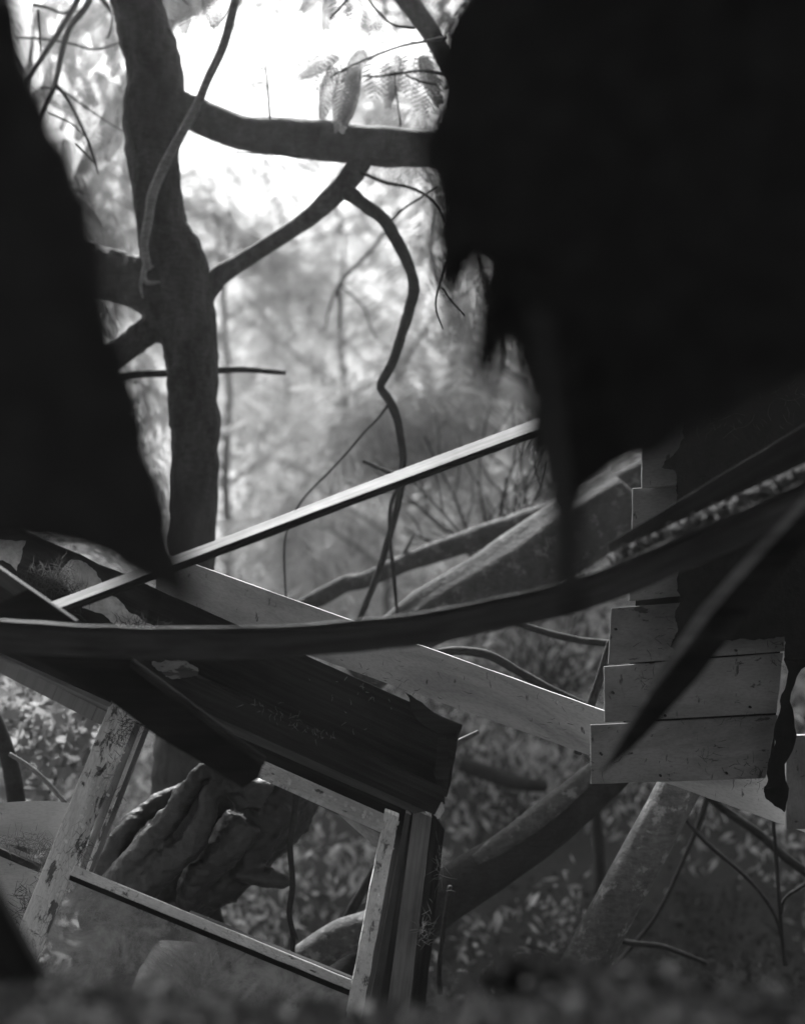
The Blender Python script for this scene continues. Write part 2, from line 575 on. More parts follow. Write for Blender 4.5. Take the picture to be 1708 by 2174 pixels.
# ------------------------------------------------------------------ leaf scatter
def leaf_quads(C, size, aspect=0.55, droop=0.0, curl=0.0):
    """C: (n,3) centres, size: (n,) lengths -> (n*4,3) rhombic leaves, random attitude"""
    n = len(C)
    a = RNG.normal(size=(n, 3)); a[:, 2] -= droop
    a /= np.linalg.norm(a, axis=1)[:, None]
    b = RNG.normal(size=(n, 3))
    b -= a * (a * b).sum(1)[:, None]
    b /= np.linalg.norm(b, axis=1)[:, None]
    nn = np.cross(a, b)
    s = np.asarray(size)[:, None]
    p0 = C - a * s * 0.5
    p1 = C + b * s * aspect * 0.5 - a * s * 0.05 + nn * s * curl
    p2 = C + a * s * 0.5
    p3 = C - b * s * aspect * 0.5 - a * s * 0.05 + nn * s * curl
    return np.stack([p0, p1, p2, p3], 1).reshape(-1, 3)

def clumps(centres, radii, per, size, squash=0.75):
    out = []
    for c, r, k in zip(centres, radii, per):
        d = RNG.normal(size=(k, 3)); d /= np.linalg.norm(d, axis=1)[:, None]
        rr = r * RNG.uniform(0.25, 1.0, (k, 1)) ** 0.5
        p = c + d * rr * np.array([1, 1, squash])
        out.append(p)
    return np.concatenate(out)

def build_undergrowth():
    # hillside brush: thousands of leaves in clumps, darker and sparser low down
    n = 2300
    y = RNG.uniform(8.2, 34, n)
    x = RNG.uniform(-1, 1, n) * (3.0 + y * 0.5)
    kp = np.array([yy > 10.5 or noise.noise(Vector((xx * .7, yy * .6, 3))) > -0.12 for xx, yy in zip(x, y)])
    x, y = x[kp], y[kp]; n = len(x)
    z = g_height(x, y)
    r = RNG.uniform(0.2, 1.0, n) * (0.6 + y / 22)
    c = np.stack([x, y, z + r * 0.5], 1)
    lowm = y < 12.5
    for nm, msk, mt, lab in (('undergrowth', lowm, 'leaf', 'dark low brush on the ground behind the logs'),
                             ('hillside_brush', ~lowm, 'leaf', 'blurred pale leafy brush covering the slope behind')):
        cc, rr = c[msk], r[msk]
        per = np.clip((260 * rr ** 1.5), 50, 420).astype(int)
        p = clumps(cc, rr, per, None)
        s = RNG.uniform(0.035, 0.10, len(p)) * (0.6 + p[:, 1] / 24)
        o = np_mesh(nm, leaf_quads(p, s * 1.25, 0.3, 0.8), 4, M[mt])
        tag(o, lab, 'brush', None, 'stuff')
    # litter of leaves on flat ground
    n = 11000
    x = RNG.uniform(-4.5, 5, n); y = RNG.uniform(3.2, 9.5, n)
    z = g_height(x, y) + RNG.uniform(0.0, 0.06, n)
    o = np_mesh('ground_litter', leaf_quads(np.stack([x, y, z], 1), RNG.uniform(0.03, 0.08, n), 0.5), 4, M['litter'])
    tag(o, 'fallen leaves strewn on the soil beneath the ruin', 'leaf litter', None, 'stuff')
    n = 200
    x = RNG.uniform(-1.4, 4.8, n); y = RNG.uniform(5.6, 9.2, n)
    c = np.stack([x, y, g_height(x, y) + 0.15], 1)
    p = clumps(c, RNG.uniform(.1, .5, n), [160] * n, None)
    o = np_mesh('low_weeds', leaf_quads(p, RNG.uniform(.015, .04, len(p)) * RNG.choice([1, 1, 1, 2.2], len(p)), .4, .2), 4, M['leafd'])
    tag(o, 'dark low weeds on the ground behind the slanting log', 'weeds', None, 'stuff')
    return
    tag(o, 'fallen leaves strewn on the soil beneath the ruin', 'leaf litter', None, 'stuff')
build_undergrowth()

# ------------------------------------------------------------------ feathery leaves
def frond_mesh(name, pairs, lpairs, mat, plen=0.30):
    """twice-feathered leaf of unit length along +X; lpairs=0 gives plain side leaflets"""
    V, Fc = [], []
    def quad(p, ax, ay, l, w):
        i = len(V)
        V.extend([p, p + ax * l * 0.5 + ay * w, p + ax * l, p + ax * l * 0.5 - ay * w]); Fc.append((i, i + 1, i + 2, i + 3))
    def curve(t): return Vector((t, 0, -0.22 * t * t))
    for k in range(12):
        a, b = curve(k / 12), curve((k + 1) / 12)
        i = len(V); w = 0.006 * (1 - k / 14)
        V.extend([a + Vector((0, w, 0)), a - Vector((0, w, 0)), b - Vector((0, w, 0)), b + Vector((0, w, 0))]); Fc.append((i, i + 1, i + 2, i + 3))
    for k in range(pairs):
        t = 0.12 + 0.86 * k / (pairs - 1)
        base = curve(t)
        ln = plen * (0.55 + 0.9 * math.sin(math.pi * min(1, t * 0.9 + 0.12))) * 0.75
        for s in (-1, 1):
            ax = Vector((0.42 + 0.25 * t, s, -0.25 - 0.15 * random.random())).normalized()
            ay = ax.cross(Vector((0, 0, 1))).normalized()
            if lpairs == 0:
                quad(base, ax, ay, ln, 0.022)
                continue
            i = len(V)
            V.extend([base + ay * 0.002, base - ay * 0.002, base + ax * ln]); Fc.append((i, i + 1, i + 2))
            for q in range(lpairs):
                tt = 0.08 + 0.9 * q / lpairs
                pb = base + ax * ln * tt + Vector((0, 0, -0.06 * tt * tt))
                for s2 in (-1, 1):
                    bx = (ax * 0.45 + ay * s2).normalized()
                    by = ax * 0.9
                    quad(pb, bx, by, 0.050 * (1 - 0.35 * tt), 0.0128)
    me = bpy.data.meshes.new(name)
    me.from_pydata([tuple(v) for v in V], [], Fc)
    me.materials.append(mat); me.update()
    return me
FROND = frond_mesh('frond', 16, 9, M['frond'], 0.19)
FROND_S = frond_mesh('frond_small', 9, 0, M['frond'], 0.42)
FROND_L = frond_mesh('frond_plain', 11, 0, M['leafb'])

def frond(base, tip, parent, roll=None, me=None):
    ax = tip - base
    L = ax.length; ax.normalize()
    toc = (CAM - base).normalized()
    up = toc - ax * toc.dot(ax)
    up.normalize()
    r = random.uniform(-0.9, 0.9) if roll is None else roll
    up = Matrix.Rotation(r, 3, ax) @ up
    ay = up.cross(ax)
    o = bpy.data.objects.new('frond', me or (FROND if L > 0.19 else FROND_S))
    mt = Matrix((ax, ay, up)).transposed().to_4x4() @ Matrix.Scale(L, 4)
    mt.translation = base - parent_offset(parent)
    o.matrix_local = mt
    return link(o, parent)

# ------------------------------------------------------------------ main tree
base = P(400, 1750, 6.1); base.z = float(g_height(base.x, base.y)) - 0.05
tree = empty('tree', 'crooked smooth barked tree rising at left with a long level limb', 'tree', base)
def fused(name, chains, d, mat, parent, voxel, amp=(0.012, 0.007), smooth=4):
    V, Fc = [], []
    for pts in chains:
        v, f, _ = tube_geo(ip(pts, d), 24, None, 0.03, 5, random.uniform(0, 30))
        o = len(V); V.extend(v); Fc.extend([tuple(i + o for i in q) for q in f])
    me = bpy.data.meshes.new('tmp'); me.from_pydata([tuple(v) for v in V], [], Fc)
    o = bpy.data.objects.new('tmp', me); COL.objects.link(o)
    md = o.modifiers.new('r', 'REMESH'); md.mode = 'VOXEL'; md.voxel_size = voxel; md.use_smooth_shade = True
    sm = o.modifiers.new('s', 'SMOOTH'); sm.iterations = smooth
    nm = bpy.data.meshes.new_from_object(o.evaluated_get(bpy.context.evaluated_depsgraph_get()))
    bpy.data.objects.remove(o)
    n = len(nm.vertices)
    nor = np.zeros(n * 3, np.float32); nm.vertices.foreach_get('normal', nor); nor = nor.reshape(-1, 3)
    co = np.zeros(n * 3, np.float32); nm.vertices.foreach_get('co', co); co = co.reshape(-1, 3)
    dv = np.array([amp[0] * noise.noise(Vector(c) * 12) + amp[1] * noise.noise(Vector((c[0] * 45, c[1] * 45, c[2] * 16))) for c in co.tolist()])
    co += nor * dv[:, None] - np.array(parent_offset(parent), np.float32)
    nm.vertices.foreach_set('co', co.ravel()); nm.update()
    nm.materials.clear(); nm.materials.append(mat)
    o = bpy.data.objects.new(name, nm)
    return link(o, parent)
fused('trunk', [[(385, 1790, 150), (388, 1620, 125), (400, 1450, 108), (406, 1200, 101), (408, 1100, 101), (413, 1000, 102), (415, 900, 104), (410, 820, 107), (406, 745, 116), (400, 690, 124),
               (390, 640, 128), (382, 590, 124), (354, 530, 106), (342, 470, 104), (334, 400, 104), (324, 330, 114), (322, 260, 118), (327, 200, 128), (329, 145, 118), (313, 85, 114),
               (290, 10, 108), (280, -80, 106), (290, -300, 96), (330, -600, 80)],
              [(424, 640, 64), (412, 575, 68), (402, 530, 66), (392, 500, 50), (376, 470, 26), (360, 450, 10)],
              [(-420, 330, 60), (-200, 420, 80), (-40, 480, 92), (90, 520, 100), (180, 566, 108), (240, 586, 110), (300, 606, 108), (350, 644, 100), (385, 705, 94), (400, 780, 90), (408, 850, 80)],
              [(405, 905, 96), (408, 800, 104), (408, 720, 100)],
              [(-160, 960, 26), (20, 890, 38), (150, 820, 48), (230, 765, 54), (270, 735, 56), (320, 702, 60), (370, 690, 64)],
              [(330, 150, 60), (335, 190, 80), (365, 222, 78), (400, 234, 70), (437, 252, 70)],
              [(395, 650, 70), (430, 615, 58), (460, 590, 46)]], 6.0, M['bark'], tree, 0.011)
tube('limb', [(380, 230, 62), (395, 234, 66), (437, 252, 74), (512, 280, 74), (617, 291, 82), (722, 302, 86), (827, 312, 82), (890, 314, 78), (1000, 322, 74), (1150, 318, 70), (1400, 280, 60)], 6.0, M['bark'], tree, 22, 0.07, 11.0)
tube('limb', [(420, 620, 50), (440, 607, 50), (470, 582, 44), (512, 556, 37), (560, 525, 35), (617, 489, 34), (660, 458, 39), (700, 422, 46), (738, 383, 48), (765, 345, 46), (778, 318, 46)], 6.0, M['bark'], tree, 16, 0.06, 8.0)
tube('branch', [(735, 405, 36), (764, 427, 31), (813, 465, 28), (844, 514, 27), (869, 567, 24), (878, 615, 24), (868, 657, 24), (853, 708, 22), (834, 766, 20), (814, 804, 20), (808, 824, 18), (826, 850, 20),
                (842, 888, 18), (851, 934, 17), (855, 986, 17), (848, 1049, 17), (836, 1102, 16), (820, 1158, 15), (802, 1217, 15), (781, 1270, 14), (758, 1325, 12)], 5.9, M['barkdark'], tree, 12, 0.14, 22)
tube('twig', [(851, 1020, 9), (836, 1049, 8), (827, 1088, 8), (829, 1158, 8), (836, 1221, 9), (842, 1300, 6)], 5.85, M['barkdark'], tree, 8, 0.1, 22)
tube('twig', [(826, 855, 7), (800, 890, 6), (775, 915, 5.5), (735, 962, 5), (700, 1000, 5), (655, 1045, 5), (630, 1080, 5), (608, 1130, 4), (603, 1180, 5), (607, 1270, 4)], 5.9, M['barkdark'], tree, 6, 0.1, 22)
tube('twig', [(852, 1010, 10), (820, 1000, 9), (770, 978, 8)], 5.9, M['barkdark'], tree, 8, 0.1, 22)
tube('twig', [(765, 365, 9), (790, 376, 8), (820, 388, 8), (870, 398, 7), (910, 418, 7), (935, 445, 6), (950, 480, 5)], 5.95, M['barkdark'], tree, 6)
tube('twig', [(832, 466, 6), (860, 440, 5), (895, 418, 5), (930, 395, 4)], 5.95, M['barkdark'], tree, 6)
tube('twig', [(250, 802, 16), (300, 794, 17), (360, 792, 17), (460, 786, 15), (520, 784, 14), (570, 788, 12), (606, 791, 9)], 6.1, M['barkdark'], tree, 8, 0.12, 20)
tube('branch', [(560, -220, 17), (500, 0, 19), (485, 60, 20), (470, 108, 20), (440, 170, 19), (418, 225, 19), (385, 285, 20), (350, 350, 21), (325, 410, 21), (316, 460, 20), (306, 520, 18), (312, 558, 17), (316, 572, 13)], 3.7, M['stemp'], tree, 10, 0.08, 18)
for q in ([(312, 560, 14), (305, 580, 13), (312, 600, 12), (340, 598, 5)], [(306, 582, 12), (298, 605, 8), (304, 632, 4)], [(314, 562, 10), (326, 566, 4)]):
    tube('twig', q, 3.7, M['stemp'], tree, 6)
tube('limb', [(780, -120, 52), (835, -40, 48), (880, 20, 44), (915, 70, 42), (950, 130, 40), (1010, 220, 38), (1060, 320, 40)], 6.2, M['bark'], tree, 14)
# twigs at upper left
for q in ([(210, -60, 16), (185, 10, 14), (150, 55, 13), (132, 110, 12), (118, 175, 12), (95, 225, 10), (60, 300, 9)],
          [(180, -40, 13), (160, 10, 13), (130, 60, 12), (92, 118, 11), (62, 162, 10), (20, 230, 9)],
          [(118, 180, 9), (140, 205, 9), (165, 250, 8), (185, 295, 7), (204, 350, 6), (208, 370, 3)],
          [(85, 186, 5), (130, 192, 5), (180, 225, 4), (230, 260, 3), (262, 278, 3)],
          [(30, 80, 4), (90, 82, 5), (150, 92, 5), (200, 105, 5), (240, 95, 4), (256, 90, 3)],
          [(70, 10, 8), (100, 15, 7), (138, 28, 6), (160, 5, 5)],
          [(215, -5, 12), (228, 12, 10), (238, 30, 5), (236, 60, 4), (228, 82, 3)],
          [(80, 20, 7), (84, 60, 6), (86, 110, 4)], [(100, 240, 4), (150, 262, 4), (190, 300, 3)], [(160, 306, 5), (190, 335, 5), (205, 350, 4)],
          [(505, -10, 4), (470, 45, 3), (420, 65, 3), (380, 92, 3)]):
    tube('twig', q, 6.3, M['barkdark'], tree, 6, 0.08, 20)
# leaf bearing twigs over the level limb
for q in ([(960, 160, 8), (900, 150, 7), (850, 155, 6), (800, 162, 5), (770, 160, 4)], [(950, 80, 8), (900, 88, 6), (850, 98, 5), (790, 120, 5), (740, 142, 4), (700, 165, 3)],
          [(930, 180, 5), (890, 172, 5), (860, 158, 4)], [(850, 268, 5), (846, 230, 4), (840, 195, 4), (838, 150, 3)], [(573, 252, 6), (570, 210, 5), (567, 170, 4), (562, 130, 3)],
          [(700, 40, 5), (760, -20, 6), (790, 10, 5), (830, 50, 6), (880, 60, 6)], [(385, -5, 3), (400, 10, 3)], [(640, 332, 4), (590, 328, 4), (500, 322, 3)]):
    tube('twig', q, 5.9, M['barkdark'], tree, 6, 0.08, 20)
FR = [((710, 128), (668, 246), 5.9), ((738, 128), (715, 256), 5.9), ((768, 132), (757, 256), 5.85), ((800, 110), (800, 195), 5.9), ((842, 105), (848, 205), 5.9), ((870, 105), (868, 190), 6),
      ((905, 95), (905, 180), 6), ((725, 118), (662, 175), 5.95), ((820, 130), (825, 205), 6), ((780, 100), (735, 150), 6), ((840, 90), (790, 60), 6), ((885, 110), (915, 215), 6),
      ((930, 150), (918, 235), 6), ((915, 140), (890, 230), 6.1), ((690, 115), (625, 95), 6.3), ((680, 130), (620, 155), 6.4), ((710, 105), (640, 130), 6.3),
      ((571, 205), (612, 212), 5.9), ((569, 180), (525, 182), 5.9), ((566, 150), (552, 108), 5.9), ((572, 228), (590, 236), 5.9), ((571, 200), (540, 175), 5.9), ((568, 158), (580, 150), 5.9),
      ((380, -30), (372, 42), 6.3), ((400, -35), (405, 55), 6.3), ((430, -30), (432, 45), 6.3), ((360, -20), (350, 40), 6.3), ((450, -40), (420, 30), 6.3),
      ((700, -20), (690, 35), 6), ((720, -25), (735, 50), 6), ((755, -10), (765, 45), 6), ((690, -20), (660, 10), 6), ((800, 40), (790, 100), 6.2), ((840, 50), (870, 100), 6.2),
      ((940, 50), (975, 40), 6.3), ((900, 5), (940, 30), 6.3), ((920, 20), (950, 50), 6.3), ((560, 328), (596, 356), 5.9), ((635, 334), (678, 354), 5.9),
      ((790, 350), (840, 390), 6.4), ((830, 352), (900, 400), 6.4), ((870, 355), (930, 370), 6.4), ((880, 230), (850, 265), 6.2), ((800, 250), (780, 275), 6.2), ((860, 215), (820, 262), 6.2), ((890, 240), (910, 285), 6.2)]
for b_, t_, d_ in FR:
    for j_ in ((0, 1) if random.random() < 0.35 else (0,)):
        frond(P(b_[0] + random.uniform(-5, 5), b_[1], d_ + .05 * j_), P(t_[0] + random.uniform(-9, 9) * j_, t_[1] + random.uniform(-9, 6) * j_, d_ + random.uniform(-0.1, 0.1)), tree)
# unseen leaf layer added above the frame to shade the ruin
n_ = 60000
cp = np.stack([RNG.uniform(-6, 6, n_), RNG.uniform(-8.0, 5.9, n_), RNG.uniform(4.6, 6.6, n_)], 1)
np_mesh('crown', leaf_quads(cp, RNG.uniform(0.10, 0.26, n_), 0.6, 0.3), 4, M['leafd'], tree)
# blurred sprays of the same leaves left of the trunk
for k in range(130):
    x = random.uniform(60, 300); y = random.uniform(-20, 520)
    if x < y * 0.42 - 20: continue
    d_ = random.uniform(6.8, 9)
    a = random.uniform(-2.6, -0.5)
    l = random.uniform(50, 110)
    frond(P(x, y, d_), P(x + l * math.cos(a), y - l * math.sin(a), d_), tree)

# ------------------------------------------------------------------ trees on the slope behind
def bg_tree(label, x, y, h, crown_r, nfr, mat='leafb', lean=0.0, flen=(0.5, 0.95), low=0.35):
    z0 = float(g_height(x, y)) - 0.1
    t = empty('slope_tree', label, 'tree', (x, y, z0), 'feathery trees on the slope')
    R0 = 0.02 + h * 0.008
    pts = [(Vector((x, y, z0)), R0)]
    for k in range(1, 6):
        f = k / 5
        pts.append((Vector((x + lean * f * h + random.uniform(-.15, .15), y + random.uniform(-.15, .15), z0 + h * f)), R0 * (1 - 0.75 * f)))
    V, Fc, U = tube_geo(pts, 10, 0.25, 0.06, 4)
    mesh_obj('trunk', V, Fc, M['stem'], t, U, True)
    src = FROND_L
    co = np.array([v.co[:] for v in src.vertices]); polys = [tuple(p.vertices) for p in src.polygons]
    nb = 7
    tips = []
    for k in range(nb):
        f = random.uniform(low, 0.95)
        b0 = Vector((x + lean * f * h, y, z0 + h * f))
        a = random.uniform(0, 6.28)
        tip = b0 + Vector((math.cos(a) * crown_r, math.sin(a) * crown_r, random.uniform(0.0, 0.7) * crown_r))
        mid = b0.lerp(tip, 0.5) + Vector((0, 0, 0.15 * crown_r))
        V, Fc, U = tube_geo([(b0, 0.022), (mid, 0.015), (tip, 0.006)], 6, 0.3, 0.05, 4)
        mesh_obj('branch', V, Fc, M['stemp'], t, U, True)
        tips.append((b0, mid, tip))
    Q = []
    for k in range(nfr):
        b0, mid, tip = random.choice(tips)
        f = random.uniform(0.25, 1.05)
        p = (b0.lerp(mid, f * 2) if f < 0.5 else mid.lerp(tip, f * 2 - 1))
        p = p + Vector((random.gauss(0, .28), random.gauss(0, .28), random.gauss(0, .22))) * crown_r * 0.6
        a = random.uniform(0, 6.28)
        ax = Vector((math.cos(a), math.sin(a), random.uniform(-1.3, 0.2))).normalized()
        up = Vector((random.gauss(0, .4), random.gauss(0, .4), 1)); up = (up - ax * up.dot(ax)).normalized()
        ay = up.cross(ax)
        R = np.array([ax[:], ay[:], up[:]]) * random.uniform(*flen)
        W = co @ R + np.array(p[:])
        for q in polys:
            Q.append(W[list(q)])
    np_mesh('crown', np.concatenate(Q), 4, M[mat], t)
    return t
bg_tree('thin feathery tree behind the level limb, leaves against bright sky', 0.75, 12.0, 5.0, 1.3, 130, 'leafb')
bg_tree('feathery tree far behind the hooked hanging branch', 1.4, 15.5, 4.6, 1.8, 260, 'leaf', 0.02)
bg_tree('leafy tree on the slope at far left behind the trunk', -3.4, 11.5, 6.5, 2.2, 420, 'leafb', 0.03)
bg_tree('dark drooping fern-like tree in the middle of the slope', -0.1, 11.0, 3.2, 1.0, 210, 'leaf', 0.0, (0.5, 0.9), 0.45)
bg_tree('pale tree high on the slope, just right of the trunk', -1.5, 19.0, 2.6, 1.6, 170, 'leafb')
bg_tree('light feathery tree under the level limb, nearest the trunk', -1.75, 13.6, 4.3, 1.6, 360, 'leafg', 0.0, (0.28, 0.55))
bg_tree('light feathery tree filling the gap under the diagonal limb', -0.75, 15.0, 4.6, 1.7, 400, 'leafg', 0.0, (0.3, 0.6))
bg_tree('light feathery tree seen past the bend of the hooked branch', 0.45, 14.0, 4.3, 1.6, 360, 'leafg', 0.0, (0.28, 0.55))
bg_tree('feathery tree on the slope behind the clapboard wall', 3.6, 14.0, 6.0, 2.0, 300, 'leaf')
bg_tree('broad tree at the far left behind the black torn wall', -6.0, 16.0, 7.5, 2.6, 360, 'leaf')
bg_tree('broad tree at the far right behind the black roof', 6.5, 17.0, 7.5, 2.6, 320, 'leaf')

def added_shade_tree(label, x, y, h, cx, cy, cz, sd, n, rad, per):  # trees out of view, put in to darken the ground below
    z0 = float(g_height(x, y))
    t = empty('added_shade_tree', label, 'tree', (x, y, z0), 'unseen trees added to shade the ground')
    top = Vector((cx, cy, cz + 0.4))
    b0 = Vector((x, y, z0 - .1))
    m1 = Vector((x + (cx - x) * .1, y + (cy - y) * .1, z0 + h * .45)); m2 = Vector((x + (cx - x) * .45, y + (cy - y) * .45, z0 + h * .75))
    V, Fc, U = tube_geo([(b0, .24), (m1, .18), (m2, .12), (top, .04)], 14, .2, .06, 4)
    mesh_obj('trunk', V, Fc, M['barkdark'], t, U, True)
    for k in range(8):
        a = k * .8
        e = Vector((cx + math.cos(a) * sd[0] * 1.5, cy + math.sin(a) * sd[1] * 1.5, cz + .2))
        V, Fc, U = tube_geo([(m2, .09), (m2.lerp(e, .5) + Vector((0, 0, .3)), .05), (e, .02)], 8, .25, .06, 4)
        mesh_obj('limb', V, Fc, M['barkdark'], t, U, True)
    cc = np.array([[cx, cy, cz]]) + np.clip(RNG.normal(size=(n, 3)), -1.9, 1.9) * np.array(sd)
    np_mesh('crown', leaf_quads(clumps(cc, [rad] * n, [per] * n, None), RNG.uniform(.09, .2, per * n), .55, .3), 4, M['leafd'], t)
added_shade_tree('tall dark tree added for shade behind the black roof, its crown above the frame', 3.6, 12.0, 7.0, 2.6, 11.6, 8.0, (1.1, 1.0, .35), 80, .75, 150)
added_shade_tree('tall tree added for shade, rising behind the clapboard wall', 4.6, 16.0, 8.5, 2.6, 15.3, 10.6, (1.5, 1.1, .4), 90, .8, 140)
added_shade_tree('tall tree added at far left whose shading crown spreads over the gap', -4.2, 16.0, 8.5, -1.0, 15.6, 10.9, (1.6, 1.1, .35), 90, .8, 140)

# leafy shrub at lower left
sh = empty('ivy_shrub', 'broad leaved shrub showing below the window head at far left', 'shrub', P(60, 1750, 6.6))
c = np.array([P(random.uniform(-80, 230), random.uniform(1400, 1720), random.uniform(6.2, 7.2))[:] for _ in range(46)])
p = clumps(c, [0.16] * len(c), [34] * len(c), None)
np_mesh('foliage', leaf_quads(p, RNG.uniform(0.05, 0.10, len(p)), 0.72, 0.5, 0.06), 4, M['ivy'], sh)
for q in ([(10, 1800, 9), (40, 1620, 8), (90, 1480, 6), (130, 1400, 4)], [(60, 1800, 8), (120, 1650, 7), (190, 1520, 5)]):
    tube('stem', q, 6.7, M['barkdark'], sh, 6)

# ------------------------------------------------------------------ fallen logs
def log(label, pts, d, mat, segs=20, rough=0.05, lobes=None, freq=7, stubs=()):
    q = ip(pts, d)
    lo = min(q, key=lambda t: t[0].z)[0]
    t = empty('fallen_log', label, 'log', lo)
    V, Fc, U = tube_geo(q, segs, None, rough, freq, random.uniform(0, 40), lobes)
    mesh_obj('log', V, Fc, mat, t, U, True)
    for s in stubs:
        tube('stub', s, d, mat, t, 8, 0.08, 20)
    return t
log('long fallen limb with a pale top edge lying beyond the bent trim', [(560, 1335, 34), (640, 1288, 34), (690, 1262, 38), (735, 1238, 36), (770, 1233, 34), (850, 1198, 38), (940, 1166, 46), (1050, 1130, 52), (1170, 1092, 58), (1260, 1055, 60), (1360, 1005, 58), (1500, 950, 60)], 6.6, M['logbark'], 20, 0.07, None, 9,
    ([(930, 1170, 20), (940, 1148, 12), (945, 1138, 5)], [(850, 1190, 12), (870, 1150, 7), (880, 1130, 3)], [(1080, 1130, 20), (1072, 1100, 9), (1070, 1090, 5)]))
log('thick ridged log lying under the long fallen limb', [(760, 1440, 100), (880, 1330, 118), (980, 1270, 128), (1090, 1210, 138), (1200, 1140, 150), (1330, 1060, 150)], 6.25, M['logbark'], 30, 0.06, (6, 0.07, 0.6))
log('rough barked log slanting up behind the window casing to the clapboards', [(640, 2190, 130), (820, 2010, 122), (930, 1915, 112), (1010, 1860, 108), (1100, 1800, 100), (1180, 1745, 92), (1260, 1675, 84), (1340, 1600, 78), (1420, 1520, 70)], 5.5, M['barkdark'], 24, 0.06)
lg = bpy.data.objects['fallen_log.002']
tube('peeled_highlight', [(1010, 1828, 30), (1060, 1792, 44), (1120, 1750, 50), (1180, 1704, 48), (1240, 1652, 42), (1290, 1606, 20)], 5.44, M['barkpale'], lg, 12, 0.1, 14)  # peeled wood, the pale strip also paints the log's top highlight
log('straight pale log propped below the clapboard wall', [(1120, 2330, 106), (1180, 2170, 102), (1240, 2050, 98), (1296, 1940, 95), (1355, 1830, 94), (1414, 1720, 92), (1472, 1610, 88), (1520, 1520, 80)], 5.15, M['barkpale'], 26, 0.03)
log('short pale log seen through the lower right of the window', [(420, 2290, 68), (500, 2190, 70), (570, 2110, 72), (650, 2040, 78), (715, 1995, 76), (790, 1965, 70), (860, 1950, 62)], 5.4, M['barkpale'], 20, 0.06)

def sapling(label, pts, d, mat='barkdark', extra=()):
    q = ip(pts, d)
    t = empty('bare_branch', label, 'branch', min(q, key=lambda v: v[0].z)[0])
    V, Fc, U = tube_geo(q, 8, None, 0.12, 16, random.uniform(0, 40))
    mesh_obj('stem', V, Fc, M[mat], t, U, True)
    for e in extra: tube('twig', e, d, M[mat], t, 6, 0.1, 20)
    return t
sapling('thin knotted upright stem seen through the window opening', [(632, 1640, 12), (625, 1724, 13), (616, 1794, 12), (621, 1876, 13), (614, 1938, 12), (622, 1990, 11), (618, 2080, 11)], 5.0, 'barkdark', ([(620, 1965, 7), (628, 1985, 6), (632, 1995, 3)],))
sapling('straight stick leaning behind the right window stile', [(705, 2040, 22), (738, 1950, 22), (790, 1855, 18), (840, 1770, 14)], 5.6)
sapling('stub of a dark stem standing left of the window stem', [(480, 2060, 30), (462, 1960, 30), (440, 1890, 30), (420, 1820, 28)], 5.9)
sapling('thin bare branch curving below the clapboards to the right edge', [(1480, 1660, 14), (1520, 1705, 18), (1610, 1770, 19), (1660, 1815, 19), (1708, 1850, 20), (1800, 1920, 20)], 5.9)
sapling('slender twig crossing down from the propped log', [(1425, 1660, 8), (1450, 1730, 9), (1500, 1790, 9), (1570, 1850, 8), (1620, 1905, 8), (1650, 1960, 7), (1668, 2050, 6)], 5.6)
sapling('thin stick leaning left behind the propped log', [(1510, 1650, 12), (1492, 1720, 14), (1465, 1790, 10), (1400, 1930, 9), (1340, 2010, 9), (1285, 2070, 9)], 6.0)
sapling('dark upright stem below the left end of the clapboards', [(1262, 1620, 20), (1265, 1720, 22), (1274, 1860, 24), (1262, 2010, 24), (1270, 2100, 22)], 7.2)
sapling('upright twig at the right edge above the leaf litter', [(1640, 1740, 8), (1648, 1840, 8), (1654, 1930, 8), (1664, 2050, 7)], 5.5, 'barkdark', ([(1656, 1940, 7), (1664, 1908, 7), (1690, 1888, 7), (1720, 1870, 6)],))
sapling('low dark stick lying at the foot of the propped log', [(1290, 1985, 12), (1330, 2000, 12), (1400, 2008, 12), (1450, 2025, 11), (1500, 2045, 9)], 5.8)
sapling('dark branch curving above the long plank toward the clapboards', [(930, 1385, 18), (980, 1381, 19), (1040, 1392, 19), (1100, 1425, 18), (1160, 1458, 16), (1240, 1495, 14)], 5.4)
sapling('dark branch running level into the left end of the clapboards', [(1060, 1300, 13), (1110, 1326, 14), (1180, 1348, 15), (1240, 1360, 15), (1320, 1368, 14)], 5.5)
sapling('dark stick standing against the left edge of the clapboards', [(1225, 1600, 18), (1252, 1500, 20), (1275, 1430, 18), (1295, 1360, 16)], 5.0)
sapling('short dark log far off between window and clapboards', [(975, 1620, 30), (1030, 1640, 34), (1090, 1660, 32), (1160, 1668, 26)], 8.5)
sapling('pale pointed stick poking out beside the window head', [(930, 1598, 16), (970, 1577, 15), (1015, 1553, 9)], 4.7, 'stem')
sapling('thin vine stem hanging beside the window casing', [(955, 1880, 9), (940, 1980, 10), (932, 2050, 11), (934, 2110, 11)], 5.2)

